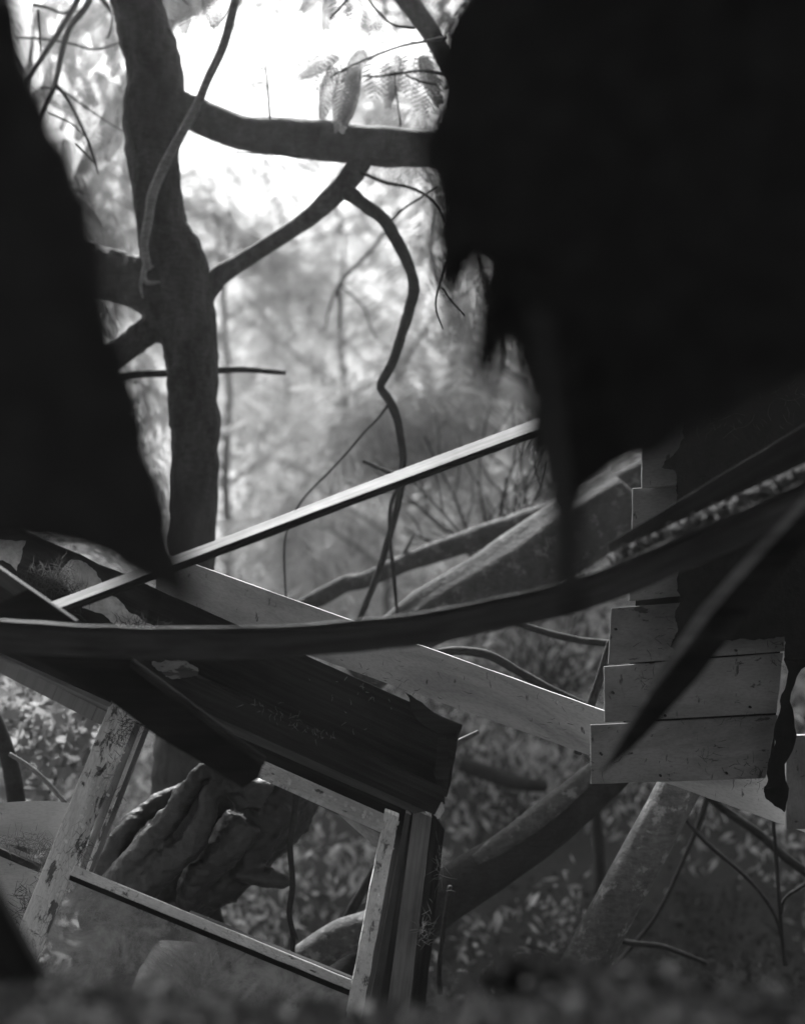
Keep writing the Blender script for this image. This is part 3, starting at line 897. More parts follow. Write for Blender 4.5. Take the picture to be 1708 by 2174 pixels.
# bare blurred shrub right of the hooked branch
def bare_shrub(label, x0, y0, d, n, spread, top, loc):
    t = empty('bare_shrub', label, 'shrub', P(*loc))
    for k in range(n):
        x = x0 + random.uniform(-spread, spread) * 0.4
        a = random.gauss(0, 0.5)
        yb = y0 + random.uniform(-10, 20)
        pts = [(x, yb, random.uniform(5, 9))]
        L = (y0 - top) * random.uniform(0.5, 1.0)
        for j in range(1, 5):
            a += random.gauss(0, 0.18)
            pts.append((pts[-1][0] + math.sin(a) * L / 4, pts[-1][1] - math.cos(a) * L / 4, max(2.5, pts[-1][2] * 0.8)))
        dd = d + random.uniform(-.6, .6)
        st = tube('stem', pts, dd, M['barkdark'], t, 5, 0.08, 10, 0.1)
        for j in (1, 2, 3):
            b0 = pts[j]; s = random.choice((-1, 1)) * random.uniform(.4, .9)
            tube('twig', [(b0[0], b0[1], 3.5), (b0[0] + math.sin(a + s) * L * .18, b0[1] - math.cos(a + s) * L * .18, 3), (b0[0] + math.sin(a + s * .8) * L * .36, b0[1] - math.cos(a + s * .8) * L * .36, 2)], dd, M['barkdark'], t, 4, 0.05, 10, 0.12)
    return t
bare_shrub('leafless tangle of thin twigs between the hooked branch and hanging strip', 1050, 1180, 7.6, 16, 120, 850, (1050, 1200, 7.6))
bare_shrub('leafless tangle of twigs left of the clapboards', 1160, 1480, 9.2, 16, 180, 1290, (1160, 1480, 7.4))
bare_shrub('bare twigs low between window casing and the slanting log', 1060, 1790, 9.8, 16, 180, 1500, (1060, 1800, 8.5))
bare_shrub('bare twigs at the lower right behind the propped log', 1560, 2060, 9.5, 14, 200, 1790, (1560, 2060, 7.6))
ft = empty('far_branch', 'faint blurred twig hanging behind the diagonal limb', 'branch', P(720, 690, 9))
for q in ([(850, 440, 7), (800, 515, 8), (760, 560, 8), (720, 605, 9), (722, 650, 8), (720, 700, 6)], [(720, 605, 6), (700, 650, 5), (690, 700, 4)], [(722, 605, 5), (770, 650, 5), (785, 690, 4), (800, 720, 3)]):
    tube('twig', q, 9.0, M['barkdark'], ft, 6)
ft = empty('hanging_twig', 'thin curved twig hanging below the torn roof edge', 'branch', P(930, 680, 5.6))
for q in ([(955, 540, 5), (938, 590, 6), (926, 630, 5), (926, 660, 5), (940, 698, 3)], [(940, 610, 4), (960, 640, 4), (985, 670, 4)]):
    tube('twig', q, 5.4, M['barkdark'], ft, 6)

# ------------------------------------------------------------------ gnarled stump behind the window
def build_burl():
    d = 4.95
    V, Fc = [], []
    def add(pts):
        v, f, _ = tube_geo(ip(pts, d), 16, 0.04, 0.10, 9, random.uniform(0, 30))
        o = len(V); V.extend(v); Fc.extend([tuple(i + o for i in q) for q in f])
    add([(640, 1560, 150, 5.3), (560, 1690, 230, 5.32), (490, 1770, 220, 5.32), (420, 1850, 170, 5.32), (340, 1960, 130, 5.32), (260, 2080, 130, 5.34)])
    add([(500, 1680, 190, 5.34), (430, 1770, 200, 5.34), (350, 1850, 180, 5.34), (270, 1950, 160, 5.34)])
    add([(600, 1700, 90, 5.15), (560, 1760, 90, 5.15), (500, 1850, 90, 5.15), (440, 1910, 60, 5.15)])
    add([(520, 1700, 60, 5.0), (480, 1640, 46, 4.95), (425, 1640, 34, 4.93), (405, 1668, 42, 4.93), (365, 1730, 54, 4.95), (310, 1800, 60, 4.98), (250, 1870, 70, 5.02), (200, 1960, 80, 5.1)])
    add([(560, 1690, 70, 5.0), (500, 1665, 44, 4.95), (448, 1682, 38, 4.9), (440, 1720, 44, 4.9), (415, 1780, 60, 4.93), (350, 1840, 66, 4.96), (290, 1900, 80, 5.0), (240, 2000, 90, 5.1)])
    add([(450, 1660, 50, 5.25), (370, 1690, 40, 5.2), (310, 1722, 40, 5.15), (265, 1770, 46, 5.1), (230, 1830, 56, 5.1), (190, 1920, 70, 5.12)])
    add([(520, 1740, 90, 5.0), (480, 1800, 80, 5.0), (420, 1860, 70, 5.05), (400, 1920, 60, 5.1)])
    add([(660, 1600, 150, 5.2), (610, 1660, 120, 5.2), (560, 1740, 110, 5.2), (520, 1800, 100, 5.2), (470, 1850, 90, 5.2)])
    add([(500, 1850, 50, 5.1), (555, 1860, 42, 5.1), (590, 1868, 36, 5.1), (614, 1872, 32, 5.1)])
    for k in range(7):
        x = random.uniform(420, 600); y = random.uniform(1640, 1880)
        add([(x, y, 80, 5.12), (x + random.uniform(-40, 50), y + random.uniform(-30, 40), 50, 5.1)])
    me = bpy.data.meshes.new('tmp'); me.from_pydata([tuple(v) for v in V], [], Fc)
    o = bpy.data.objects.new('tmp', me); COL.objects.link(o)
    md = o.modifiers.new('r', 'REMESH'); md.mode = 'VOXEL'; md.voxel_size = 0.009; md.use_smooth_shade = True
    sm = o.modifiers.new('s', 'SMOOTH'); sm.iterations = 5
    dg = bpy.context.evaluated_depsgraph_get()
    nm = bpy.data.meshes.new_from_object(o.evaluated_get(dg))
    bpy.data.objects.remove(o)
    n = len(nm.vertices)
    nor = np.zeros(n * 3, np.float32); nm.vertices.foreach_get('normal', nor); nor = nor.reshape(-1, 3)
    co = np.zeros(n * 3, np.float32); nm.vertices.foreach_get('co', co); co = co.reshape(-1, 3)
    dv = np.array([0.010 * noise.noise(Vector(c) * 14) + 0.006 * noise.noise(Vector(c) * 38) + 0.004 * noise.noise(Vector(c) * 90) for c in co.tolist()])
    co += nor * dv[:, None]
    nm.vertices.foreach_set('co', co.ravel()); nm.update()
    nm.materials.clear(); nm.materials.append(M['burl'])
    o = bpy.data.objects.new('gnarled_stump', nm); COL.objects.link(o)
    tag(o, 'dark gnarled tree stump with fluted roots seen through the window', 'stump')
build_burl()

# ------------------------------------------------------------------ the long pale plank
lp = board('long_plank', [(330, 1168, 4.72), (1760, 1680, 4.72), (1760, 1786, 4.72), (330, 1274, 4.72)], 0.022, M['white'], None, 0.002)
tag(lp, 'long smooth pale plank slanting down behind the clapboards', 'plank')

# ------------------------------------------------------------------ clapboard wall at right
cw = empty('clapboard_wall', 'broken pale clapboard wall with stepped ends at right', 'wall', P(1480, 1700, 4.5))
def clap(tl, tr, br, bl, name='board', d=4.45):
    return board(name, [(*tl, d + 0.025), (*tr, d + 0.025), (*br, d), (*bl, d)], 0.016, M['clap'], cw, 0.0012, 0.003)
board('shadow_line_backing', [(1400, 780, 4.50), (1690, 760, 4.50), (1640, 1640, 4.50), (1310, 1650, 4.50)], 0.01, M['black'], cw)  # black backing put in so the board gaps show as shadow lines
clap((1372, 800), (1800, 770), (1800, 885), (1368, 915))
clap((1363, 918), (1800, 884), (1800, 1000), (1361, 1036))
clap((1342, 1036), (1800, 1000), (1800, 1114), (1341, 1152))
clap((1336, 1152), (1800, 1112), (1800, 1230), (1335, 1275))
cb1 = clap((1297, 1290), (1670, 1262), (1664, 1382), (1290, 1410))
cb2 = clap((1281, 1414), (1662, 1385), (1648, 1513), (1283, 1533))
cb3 = clap((1253, 1538), (1650, 1517), (1624, 1652), (1254, 1664))
tp = slab('tar_paper', [(1456, 880), (1449, 905), (1441, 950), (1410, 978), (1404, 992), (1432, 1000), (1434, 1040), (1440, 1120), (1441, 1200), (1436, 1232), (1446, 1272), (1432, 1300), (1438, 1335), (1422, 1372), (1440, 1388), (1462, 1368),
                        (1500, 1362), (1560, 1358), (1640, 1355), (1664, 1352), (1662, 1400), (1656, 1500), (1640, 1600), (1628, 1650), (1622, 1690), (1645, 1712), (1664, 1724), (1672, 1690), (1690, 1560), (1700, 1420), (1860, 1380), (1860, 700), (1500, 800)],
          lambda x, y: 4.40 - 0.03 * (y < 1400), 0.008, M['tar'], cw, 0.14, 3, (30, 31, 32))
board('trim_board', [(1668, 1560, 4.55), (1668, 1760, 4.55), (1800, 1760, 4.55), (1800, 1560, 4.55)], 0.02, M['clap'], cw)

# ------------------------------------------------------------------ the window
wd = empty('ruined_window', 'collapsed wooden window leaning left with peeling frame and one dirty pane', 'window', P(430, 2110, 4.45))
# head: two dark boards, the upper one grained and splintered
board('head_board', [(-60, 1075, 4.36), (978, 1537, 4.36), (950, 1690, 4.30), (-60, 1222, 4.30)], 0.03, M['dark'], wd, 0.008, 0.02)
board('head_casing', [(-40, 1224, 4.24), (948, 1680, 4.24), (922, 1730, 4.25), (-60, 1290, 4.25)], 0.025, M['dark'], wd, 0.001, 0.006)
board('head_moulding', [(-60, 1290, 4.27), (905, 1722, 4.27), (880, 1728, 4.29), (-60, 1316, 4.29)], 0.03, M['mid'], wd, 0.0006)
board('head_stop', [(-60, 1280, 4.40), (905, 1726, 4.40), (850, 1768, 4.39), (-60, 1358, 4.39)], 0.03, M['dark'], wd, 0.001)
slab('splinter', [(860, 1470), (905, 1500), (978, 1536), (968, 1564), (930, 1556), (880, 1520)], lambda x, y: 4.33, 0.02, M['dark'], wd, 0.12, 2)
slab('head_end', [(946, 1560), (952, 1600), (950, 1665), (944, 1706), (924, 1716), (920, 1640), (930, 1560)], lambda x, y: 4.27, 0.04, M['dark'], wd, 0.10, 2)
# bright board under the head at left
board('soffit_board', [(-120, 1318, 4.46), (300, 1520, 4.46), (284, 1540, 4.42), (-120, 1332, 4.42)], 0.05, M['clap'], wd)
board('fillet', [(-120, 1334, 4.41), (262, 1516, 4.41), (256, 1526, 4.43), (-120, 1346, 4.43)], 0.03, M['grey'], wd)
slab('broken_lath', [(20, 1412), (60, 1430), (104, 1452), (96, 1458), (60, 1440), (18, 1420)], lambda x, y: 4.5, 0.02, M['black'], wd, 0.05, 2)
slab('broken_lath', [(140, 1460), (192, 1490), (196, 1502), (186, 1514), (144, 1492)], lambda x, y: 4.5, 0.02, M['black'], wd, 0.06, 2)
# sash
stile_a = board('stile', [(240, 1478, 4.38), (-110, 2340, 4.44), (-50, 2360, 4.44), (298, 1500, 4.38)], 0.04, M['peel'], wd, 0.002, 0.006)
inner_jamb = board('inner_jamb', [(282, 1518, 4.44), (166, 1850, 4.47), (196, 1856, 4.47), (318, 1540, 4.44)], 0.03, M['grey'], wd, 0.001)
board('jamb_bead', [(303, 1530, 4.42), (180, 1850, 4.45), (187, 1852, 4.45), (311, 1532, 4.42)], 0.012, M['peel'], inner_jamb, 0.001)
top_rail = board('top_rail', [(280, 1490, 4.34), (822, 1730, 4.34), (812, 1762, 4.32), (270, 1518, 4.32)], 0.035, M['crackle'], wd, 0.001)
board('glazing_bead', [(560, 1640, 4.345), (812, 1766, 4.345), (809, 1776, 4.36), (556, 1650, 4.36)], 0.02, M['mid'], wd, 0.002, 0.006)
stile_b = board('stile', [(816, 1722, 4.33), (690, 2380, 4.38), (726, 2388, 4.38), (846, 1734, 4.33)], 0.04, M['peel'], wd, 0.003, 0.006)
board('jamb_strip', [(861, 1724, 4.34), (737, 2380, 4.39), (763, 2380, 4.39), (872, 1730, 4.34)], 0.03, M['mid'], wd, 0.0008)
board('jamb', [(840, 1720, 4.42), (717, 2380, 4.47), (800, 2380, 4.47), (884, 1730, 4.42)], 0.02, M['dark'], wd, 0.001)
board('casing', [(878, 1718, 4.33), (789, 2380, 4.37), (838, 2380, 4.37), (916, 1735, 4.33)], 0.022, M['grey'], wd, 0.0008)
board('outer_casing', [(917, 1722, 4.38), (842, 2380, 4.42), (876, 2380, 4.42), (943, 1760, 4.38)], 0.03, M['dark'], wd, 0.004)
board('meeting_rail', [(158, 1836, 4.34), (746, 2079, 4.36), (742, 2101, 4.35), (148, 1856, 4.33)], 0.03, M['crackle'], wd, 0.0012)
board('rail_back', [(400, 1936, 4.40), (752, 2080, 4.40), (746, 2104, 4.40), (400, 1962, 4.40)], 0.03, M['dark'], wd, 0.004)
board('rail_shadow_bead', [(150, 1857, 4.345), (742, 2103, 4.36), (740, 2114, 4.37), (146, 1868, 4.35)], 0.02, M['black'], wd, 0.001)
gp = slab('glass_pane', [(150, 1862), (742, 2106), (700, 2330), (-30, 2330), (76, 2050)], lambda x, y: 4.372, 0.004, M['glass'], wd, 0, 0)
# broken glass corner left in the upper sash
slab('glass_shard', [(716, 1726), (812, 1768), (800, 1800)], lambda x, y: 4.352, 0.003, M['glass'], wd, 0.02, 1)
# torn plaster showing on the head
slab('torn_plaster', [(151, 1188), (172, 1190), (196, 1205), (217, 1237), (252, 1272), (273, 1298), (326, 1328), (345, 1350), (290, 1345), (241, 1323), (196, 1296), (150, 1270), (125, 1220), (138, 1200)], lambda x, y: 4.292 + (1300 - y) * 0.0004 - 0.02, 0.004, M['plaster'], wd, 0.12, 3)
slab('torn_plaster', [(-30, 1140), (56, 1148), (46, 1185), (36, 1212), (-30, 1180)], lambda x, y: 4.29, 0.004, M['plaster'], wd, 0.12, 3)
slab('paint_scab', [(322, 1405), (352, 1400), (398, 1404), (421, 1418), (420, 1434), (392, 1438), (352, 1436), (332, 1420)], lambda x, y: 4.235, 0.004, M['scab'], wd, 0.16, 3)
slab('paint_scab', [(922, 1706), (940, 1704), (942, 1722), (928, 1738), (918, 1726)], lambda x, y: 4.26, 0.004, M['plaster'], wd, 0.2, 2)

# pale slab added for the light shape in the pane, and boards beyond the left stile
o = slab('pane_light_slab', [(340, 1996), (400, 1998), (458, 2006), (474, 2060), (500, 2330), (180, 2330), (296, 2056)], lambda x, y: 4.41, 0.015, M['flake'], None, 0.03, 2)
tag(o, 'pale slab added behind the dirty window pane for the light shape in it', 'panel')
o = slab('arched_panel', [(-80, 1712), (0, 1704), (60, 1700), (110, 1700), (160, 1706), (200, 1722), (170, 1830), (60, 1800), (-80, 1770)], lambda x, y: 4.66, 0.02, M['white'], None, 0.0, 0)
tag(o, 'pale panel with an arched top behind the left stile', 'panel')
o = slab('leaning_sheet', [(-80, 1740), (0, 1786), (60, 1812), (110, 1846), (70, 1960), (-20, 2330), (-200, 2330)], lambda x, y: 4.58, 0.02, M['white'], None, 0.01, 1)
tag(o, 'pale weathered panel at the left edge below the needle litter', 'panel')
o = board('dark_batten', [(-60, 1776, 4.52), (86, 1838, 4.52), (82, 1852, 4.52), (-60, 1792, 4.52)], 0.02, M['dark'])
tag(o, 'narrow dark batten across the pale panel at the left edge', 'batten')

# ------------------------------------------------------------------ loose timbers nearer the camera
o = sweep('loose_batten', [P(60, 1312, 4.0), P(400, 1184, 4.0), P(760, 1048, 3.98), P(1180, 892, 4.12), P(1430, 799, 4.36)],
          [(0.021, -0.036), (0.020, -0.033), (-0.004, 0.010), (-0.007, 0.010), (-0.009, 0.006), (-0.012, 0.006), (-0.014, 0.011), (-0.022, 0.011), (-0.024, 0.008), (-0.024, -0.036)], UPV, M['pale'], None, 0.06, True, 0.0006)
o.data.materials.append(M['dark'])  # dark wood on the lower moulding faces paints in their shade
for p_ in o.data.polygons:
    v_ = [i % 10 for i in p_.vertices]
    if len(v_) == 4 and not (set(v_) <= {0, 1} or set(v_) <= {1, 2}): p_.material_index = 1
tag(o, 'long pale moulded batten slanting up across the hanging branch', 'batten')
o = sweep('bent_trim', [P(-200, 1340, 3.4), P(0, 1350, 3.38), P(200, 1362, 3.36), P(400, 1366, 3.34), P(600, 1362, 3.32), P(780, 1347, 3.3), P(900, 1334, 3.28), P(1050, 1304, 3.25), P(1200, 1270, 3.22), P(1330, 1224, 3.19), P(1460, 1168, 3.16), P(1600, 1108, 3.13), P(1800, 1020, 3.1)],
          [(0.038, -0.02), (0.038, 0.009), (0.034, 0.012), (0.031, 0.012), (0.029, 0.005), (0.026, 0.005), (0.024, 0.010), (-0.034, 0.011), (-0.037, 0.006), (-0.037, -0.02)], UPV, M['trim'], None, 0.04, True, 0.0025)
tag(o, 'long sagging dark trim board bent across the middle', 'board')
o = board('wide_plank', [(1290, 1152, 3.5), (1800, 842, 3.4), (1800, 962, 3.36), (1296, 1196, 3.46)], 0.03, M['dark'], None, 0.003, 0.01)
tag(o, 'wide dark plank rising to the right edge above the litter', 'plank')
o = board('mossy_ledge', [(1290, 1176, 3.42), (1800, 940, 3.32), (1800, 1010, 3.1), (1320, 1222, 3.2)], 0.02, M['black'], None, 0.003, 0.02)
tag(o, 'dark ledge board strewn with litter above the bent trim', 'board')
# splinter with a pale edge at right
sp = empty('splintered_board', 'dark pointed splinter with a pale upper edge stabbing down at right', 'board', P(1290, 1630, 2.9))
slab('board', [(1272, 1644), (1300, 1585), (1350, 1505), (1400, 1430), (1455, 1345), (1500, 1290), (1560, 1220), (1640, 1130), (1708, 1062), (1860, 890), (1860, 1020), (1720, 1140), (1640, 1235), (1550, 1350), (1480, 1440), (1398, 1530), (1340, 1590)],
     lambda x, y: 2.9 - (x - 1272) * 0.0004, 0.018, M['dark'], sp, 0.02, 2)
slab('pale_edge', [(1868, 860), (1876, 892), (1708, 1078), (1504, 1310), (1384, 1468), (1284, 1630), (1278, 1628), (1374, 1458), (1484, 1290), (1708, 1048)], lambda x, y: 2.875 - (x - 1272) * 0.0004, 0.012, M['grey'], sp, 0.01, 2)
o = slab('bark_shred', [(1538, 1262), (1500, 1310), (1440, 1362), (1436, 1372), (1470, 1356), (1530, 1300), (1560, 1240)], lambda x, y: 3.3, 0.012, M['grey'], None, 0.08, 2)
tag(o, 'curled strip of pale bark beside the splinter', 'bark strip')
o = board('crossed_lath', [(-120, 1122, 3.66), (162, 1318, 3.6), (128, 1330, 3.6), (-120, 1160, 3.66)], 0.02, M['mid'], None, 0.001)
tag(o, 'narrow dull lath crossing the foot of the pale batten at left', 'lath')
# dark strut with a pale worn edge
st = empty('dark_strut', 'broad dark board slanting down in front of the window head', 'board', P(540, 1640, 3.6))
slab('board', [(60, 1250), (280, 1400), (420, 1505), (562, 1612), (548, 1652), (516, 1672), (330, 1560), (238, 1490), (87, 1402), (-60, 1310)], lambda x, y: 3.6, 0.03, M['black'], st, 0.0, 0)
board('worn_edge', [(284, 1398, 3.59), (566, 1608, 3.59), (560, 1618, 3.58), (280, 1410, 3.58)], 0.02, M['dark'], st, 0.004, 0.01)
o = board('corner_board', [(-90, 1740, 2.2), (110, 2110, 2.2), (60, 2240, 2.2), (-140, 1900, 2.2)], 0.03, M['dark'])
tag(o, 'dark board cutting across the lower left corner', 'board')
o = tube('leaning_stick', [(-30, 1480, 26), (10, 1580, 34), (30, 1660, 38), (40, 1760, 40), (50, 1900, 40)], 5.6, M['barkdark'], None, 10)
tag(o, 'dark curved trunk at the left edge below the window head', 'trunk')
o = tube('pale_twig', [(20, 1600, 9), (60, 1625, 10), (95, 1655, 10), (140, 1705, 9)], 5.2, M['stem'], None, 8)
tag(o, 'pale curved twig above the arched panel', 'twig')

# ------------------------------------------------------------------ black torn sheets framing the view
tw = empty('torn_wall', 'black torn wall sheet hanging blurred at the left edge', 'wall', P(200, 1250, 1.15))
LO = [(48, 0), (60, 60), (74, 130), (90, 180), (114, 215), (124, 260), (166, 312), (174, 350), (208, 420), (216, 500), (232, 560), (244, 650), (266, 740), (298, 800), (318, 870), (334, 960), (366, 1010), (384, 1100), (388, 1150), (412, 1220), (424, 1310), (396, 1306),
      (276, 1240), (150, 1176), (60, 1162), (0, 1158), (-60, 1162), (-900, 1130), (-900, -1200), (30, -1200)]
slab('sheet', LO, lambda x, y: 1.15 - 0.0002 * x, 0.02, M['felt'], tw, 0.10, 4, (25, 26, 27, 28, 29))
rf = empty('fallen_roof', 'black torn roof sheet hanging over the upper right', 'roof', P(1300, 1100, 1.35))
RO = [(975, -60), (968, 0), (945, 45), (930, 90), (918, 150), (920, 220), (905, 262), (893, 300), (890, 345), (910, 380), (920, 455), (922, 525), (934, 590), (952, 660), (966, 716), (982, 650), (998, 585), (1010, 545), (1024, 565), (1022, 610), (1008, 670), (1004, 740), (1026, 830), (1056, 772),
      (1082, 730), (1096, 790), (1118, 900), (1148, 1000), (1174, 1120), (1196, 1290), (1222, 1290), (1240, 1150), (1246, 1050), (1306, 1004), (1450, 922), (1560, 872), (1640, 826), (1710, 790), (2600, 520), (2600, -1200), (980, -1200)]
slab('sheet', RO, lambda x, y: 1.42 - 0.00012 * (x - 900), 0.03, M['felt'], rf, 0.10, 4, (37, 38, 39, 40))
board('hanging_strip', [(1126, 660, 1.33), (1194, 1270, 1.33), (1212, 1270, 1.32), (1148, 660, 1.32)], 0.010, M['mid'], rf, 0.002, 0.01)
tube('snapped_twig', [(1028, 765, 10), (1050, 775, 9), (1085, 800, 8), (1110, 815, 7)], 2.2, M['barkdark'], rf, 6)
for k in range(34):
    i = random.randrange(9, 31)
    a = Vector(RO[i]).lerp(Vector(RO[i + 1]), random.random())
    l = random.uniform(30, 110); w = random.uniform(4, 11); an = random.gauss(0.05, 0.25)
    dx, dy = math.sin(an), math.cos(an)
    slab('shard', [(a.x - w + 12, a.y - 40), (a.x + w + 12, a.y - 40), (a.x + w * .6 + dx * l * .5, a.y + dy * l * .5), (a.x + dx * l, a.y + dy * l), (a.x - w * .6 + dx * l * .5, a.y + dy * l * .45)], lambda x, y, q=random.uniform(1.36, 1.5): q, 0.006, M['felt'], rf, 0.06, 2)
# frayed fibres along the torn edges
def fibres(outline, rng, n, d, parent, ln=(8, 40)):
    Q = []
    for k in range(n):
        i = random.randrange(*rng)
        a = Vector(outline[i]); b = Vector(outline[i + 1])
        p = a.lerp(b, random.random())
        ang = random.uniform(0, 6.28)
        l = random.uniform(*ln)
        q = p + Vector((math.cos(ang), math.sin(ang))) * l
        w = Vector((-math.sin(ang), math.cos(ang))) * random.uniform(0.3, 0.8)
        dd = d + random.uniform(-.03, .05)
        Q += [P(p.x - w.x, p.y - w.y, dd), P(p.x + w.x, p.y + w.y, dd), P(q.x, q.y, dd + random.uniform(-.01, .01))]
    o = np_mesh('fibre', np.array([q[:] for q in Q]), 3, M['felt'], parent)
    o['kind'] = 'stuff'
fibres(LO, (0, 24), 260, 1.13, tw)
fibres(RO, (1, 35), 420, 1.4, rf)
# unseen rest of the roof and wall, built to shade the timbers ahead
def plane_box(name, x0, x1, y0, y1, z0, z1, parent):
    V = [Vector((x, y, z)) for x in (x0, x1) for y in (y0, y1) for z in (z0, z1)]
    Fc = [(0, 1, 3, 2), (4, 6, 7, 5), (0, 4, 5, 1), (2, 3, 7, 6), (0, 2, 6, 4), (1, 5, 7, 3)]
    o = mesh_obj(name, V, Fc, M['black'], parent, [(v.x + v.y, v.z + v.x) for v in V])
    fix_normals(o)
for k in range(16):
    plane_box('unseen_roof_board', -1.9 + k * 0.24, -1.9 + k * 0.24 + 0.232, -2.4, 1.0, 2.3, 2.325, rf)
for k in range(16):
    plane_box('unseen_wall_board', -1.9 + k * 0.24, -1.9 + k * 0.24 + 0.232, -2.44, -2.41, -0.1, 2.3, tw)
# ------------------------------------------------------------------ litter on the timbers and the heap
def needles(name, label, spots, n, ln=(0.012, 0.05), mat='needle', kindlabel='needle litter', w=0.0007, lift=0.006, upright=0.0):
    Q = []
    for k in range(n):
        x, y, d, rx, ry = random.choice(spots)
        p = P(x + random.gauss(0, rx), y, d) if ry == 0 else P(x + random.gauss(0, rx), y + random.gauss(0, ry), d)
        a = random.uniform(0, 6.28) if random.random() > upright else random.gauss(-1.57, 0.35)
        l = random.uniform(*ln)
        v = (RGT * math.cos(a) - UPV * math.sin(a)) * l + FWD * random.uniform(-0.4, 0.25) * l
        nv = v.cross(FWD).normalized() * w * random.uniform(0.7, 1.6)
        p = p - FWD * lift * random.random()
        bend = nv.normalized() * l * random.uniform(-.18, .18)
        m = p + v * 0.5 + bend
        Q += [p - nv, p + nv, m + nv, m - nv, m - nv, m + nv, p + v + nv * .3, p + v - nv * .3]
    o = np_mesh(name, np.array([q[:] for q in Q]), 4, M[mat])
    tag(o, label, kindlabel, None, 'stuff')
    return o
needles('needle_litter', 'dry needles caught along the dark window head', [(540 + k * 9, 1490 + k * 4.6, 4.232, 14, 2) for k in range(18)] * 2 + [(640 + k * 16, 1440 + (k % 5) * 26, 4.30, 30, 30) for k in range(14)], 70, (0.006, 0.024), w=0.0005, upright=0.3)
needles('needle_litter', 'dark needles matted around the torn plaster at left', [(75, 1232, 4.27, 30, 8), (110, 1215, 4.27, 25, 8), (140, 1232, 4.26, 12, 20), (100, 1250, 4.27, 18, 10), (165, 1265, 4.26, 12, 14), (300, 1325, 4.25, 30, 5)], 420, mat='leafd')
needles('needle_litter', 'dark needles stuck to the peeling left stile', [(262, 1530, 4.34, 12, 10), (285, 1535, 4.34, 18, 7), (255, 1565, 4.34, 10, 12), (240, 1700, 4.36, 12, 60), (180, 1810, 4.36, 14, 20)], 170, (0.01, 0.04), mat='leafd')
needles('needle_litter', 'tangle of dry needles hung on the right outer casing', [(905, 1960, 4.34, 10, 24), (935, 1830, 4.34, 6, 26), (900, 1980, 4.34, 8, 14)], 80, w=0.0005)
needles('needle_litter', 'dark needles and specks stuck on the clapboards', [(1360, 1440, 4.41, 14, 10), (1400, 1330, 4.41, 22, 40), (1500, 1600, 4.41, 12, 12), (1590, 1625, 4.41, 30, 14), (1600, 1660, 4.41, 24, 10), (1640, 1400, 4.41, 8, 30), (1560, 1525, 4.41, 40, 5), (1460, 1580, 4.41, 90, 60)], 130, (0.008, 0.04), mat='leafd')
needles('needle_litter', 'dry needles trailing over the tar paper at upper right', [(1500, 905, 4.34, 50, 6), (1600, 900, 4.34, 60, 20), (1660, 850, 4.34, 40, 30)], 60, mat='leafd')
needles('needle_litter', 'dark mat of needles and leaves beside the left stile', [(30, 1786, 4.5, 40, 8), (90, 1800, 4.48, 24, 14), (105, 1840, 4.48, 10, 22), (60, 1920, 4.48, 14, 24)], 460, mat='leafd')
needles('needle_litter', 'bits of straw stuck on the long pale plank', [(800, 1440, 4.68, 30, 8), (900, 1440, 4.68, 80, 30), (1180, 1530, 4.68, 40, 30)], 46, (0.008, 0.03), mat='leafd')
# ledge litter: curled crumbs
def crumbs(name, label, gen, n, size, mat, cat='leaf litter'):
    C = np.array([gen()[:] for _ in range(n)])
    o = np_mesh(name, leaf_quads(C, RNG.uniform(*size, n), 0.6, 0.0, 0.25), 4, M[mat])
    return tag(o, label, cat, None, 'stuff')
def g1():
    t = random.random() ** 1.2
    return P(1312 + t * 400 + random.gauss(0, 6), 1188 - t * 176 + random.gauss(0, 10), 3.3 - t * .1 + random.uniform(-.08, .06))
crumbs('ledge_litter', 'crumbled leaf litter lying along the dark ledge at right', g1, 1700, (0.008, 0.026), 'ledge')
def g2():
    x = random.uniform(-1.1, 1.1); y = random.uniform(1.35, 2.6)
    return Vector((x, y, float(g_height(x, y)) + abs(random.gauss(0, 0.018))))
crumbs('heap_litter', 'dead leaves and crumbs blurred on the heap along the bottom', g2, 6000, (0.010, 0.045), 'crumb')
# moss on the heap
for i, (x, y, r, lab) in enumerate([(0.19, 1.95, 0.04, 'knobbly pale clump of moss on the heap below the propped log'), (0.36, 2.0, 0.03, 'smaller clump of moss right of the knobbly one on the heap'), (0.60, 1.93, 0.03, 'low clump of moss near the bottom right corner')]):
    c = np.array([[x + random.gauss(0, r), y + random.gauss(0, r), float(g_height(x, y)) + r * random.uniform(.2, .8)] for _ in range(9)])
    p = clumps(c, [r * .5] * 9, [70] * 9, None, 0.9)
    t = np_mesh('moss_clump', leaf_quads(p, RNG.uniform(0.010, 0.03, len(p)), 0.6, 0, 0.2), 4, M['leafd'])
    tag(t, lab, 'moss', None, 'stuff')
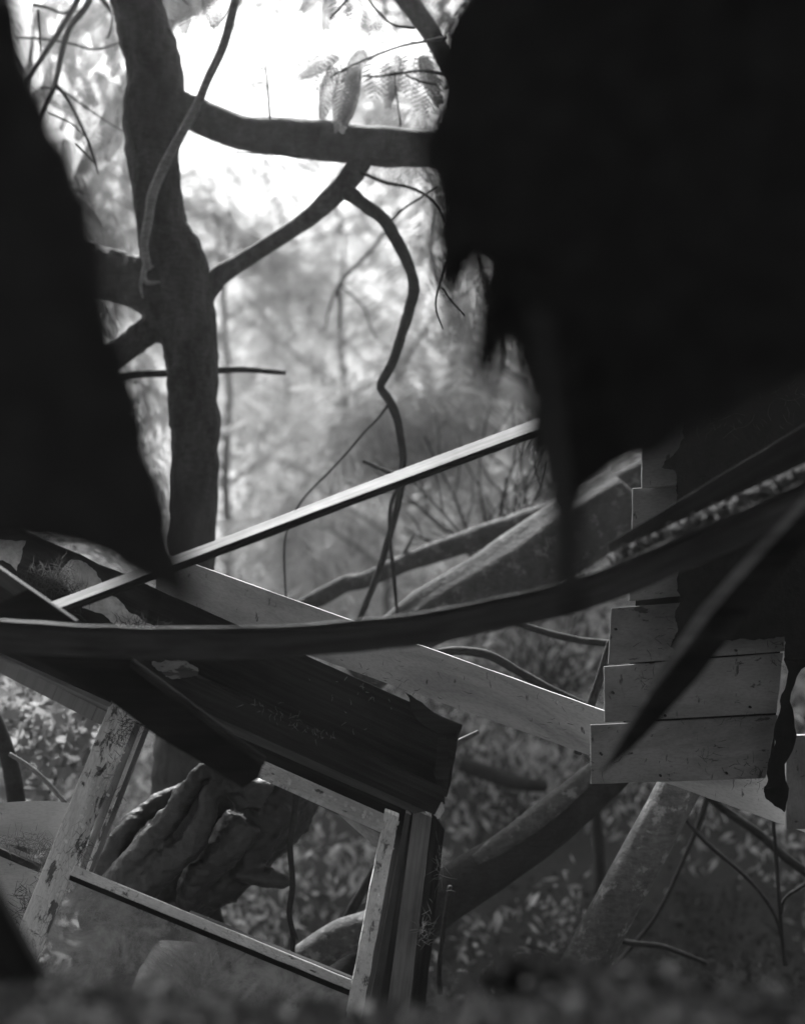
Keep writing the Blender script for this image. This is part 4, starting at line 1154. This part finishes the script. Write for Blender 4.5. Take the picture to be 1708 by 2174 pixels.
# curled flakes of paint on the sash
def flakes(parent, a, b, d, half, n):
    Q = []
    for k in range(n):
        f = random.random()
        x = a[0] + (b[0] - a[0]) * f + random.uniform(-half, half); y = a[1] + (b[1] - a[1]) * f
        c = P(x, y, d); r = random.uniform(.003, .011)
        ang = random.uniform(0, 6.28)
        ax = RGT * math.cos(ang) + UPV * math.sin(ang); ay = RGT * -math.sin(ang) + UPV * math.cos(ang)
        Q += [c, c + ax * r - FWD * .001, c + ax * r * 1.1 + ay * r * .8 - FWD * random.uniform(.002, .006), c + ay * r - FWD * random.uniform(.001, .004)]
    o = np_mesh('paint_flake', np.array([q[:] for q in Q]), 4, M['flake'], parent)
    o['kind'] = 'stuff'
flakes(stile_a, (276, 1500), (62, 2030), 4.372, 26, 110)
flakes(stile_b, (834, 1740), (764, 2100), 4.325, 12, 70)
flakes(top_rail, (580, 1640), (810, 1745), 4.318, 10, 40)
# nail heads along the clapboards
for (x, y, cb) in [(1306, 1335, cb1), (1300, 1470, cb2), (1275, 1600, cb3), (1420, 1394, cb1), (1410, 1518, cb2), (1400, 1645, cb3), (1560, 1380, cb1), (1590, 1500, cb2), (1540, 1640, cb3)]:
    c = P(x, y, 4.452 - 0.0)
    V = [c - FWD * .012 + RGT * .004 * math.cos(t * 1.047) + UPV * .004 * math.sin(t * 1.047) for t in range(6)] + [c + FWD * .01 + RGT * .004 * math.cos(t * 1.047) + UPV * .004 * math.sin(t * 1.047) for t in range(6)]
    mesh_obj('nail', V, [tuple(range(6))] + [(i, (i + 1) % 6, (i + 1) % 6 + 6, i + 6) for i in range(6)], M['black'], cb)

# ------------------------------------------------------------------ haze added in place of lens glare
def build_haze():
    m = bpy.data.materials.new('glare haze'); m.use_nodes = True
    nt = m.node_tree; nt.nodes.clear()
    out = nd(nt, 'ShaderNodeOutputMaterial'); v = nd(nt, 'ShaderNodeVolumePrincipled')
    v.inputs['Color'].default_value = (0.95, 0.95, 0.95, 1)
    v.inputs['Density'].default_value = 0.005
    v.inputs['Anisotropy'].default_value = 0.78
    nt.links.new(v.outputs[0], out.inputs['Volume'])
    x, y0, y1, z0, z1 = 125, -45, 125, -2.0, 24.0
    V = [Vector((a, b, c)) for a in (-x, x) for b in (y0, y1) for c in (z0, z1)]
    o = mesh_obj('haze', V, [(0, 1, 3, 2), (4, 6, 7, 5), (0, 4, 5, 1), (2, 3, 7, 6), (0, 2, 6, 4), (1, 5, 7, 3)], m)
    fix_normals(o)
    tag(o, 'thin glare haze in the wood', 'haze', None, 'stuff')
build_haze()
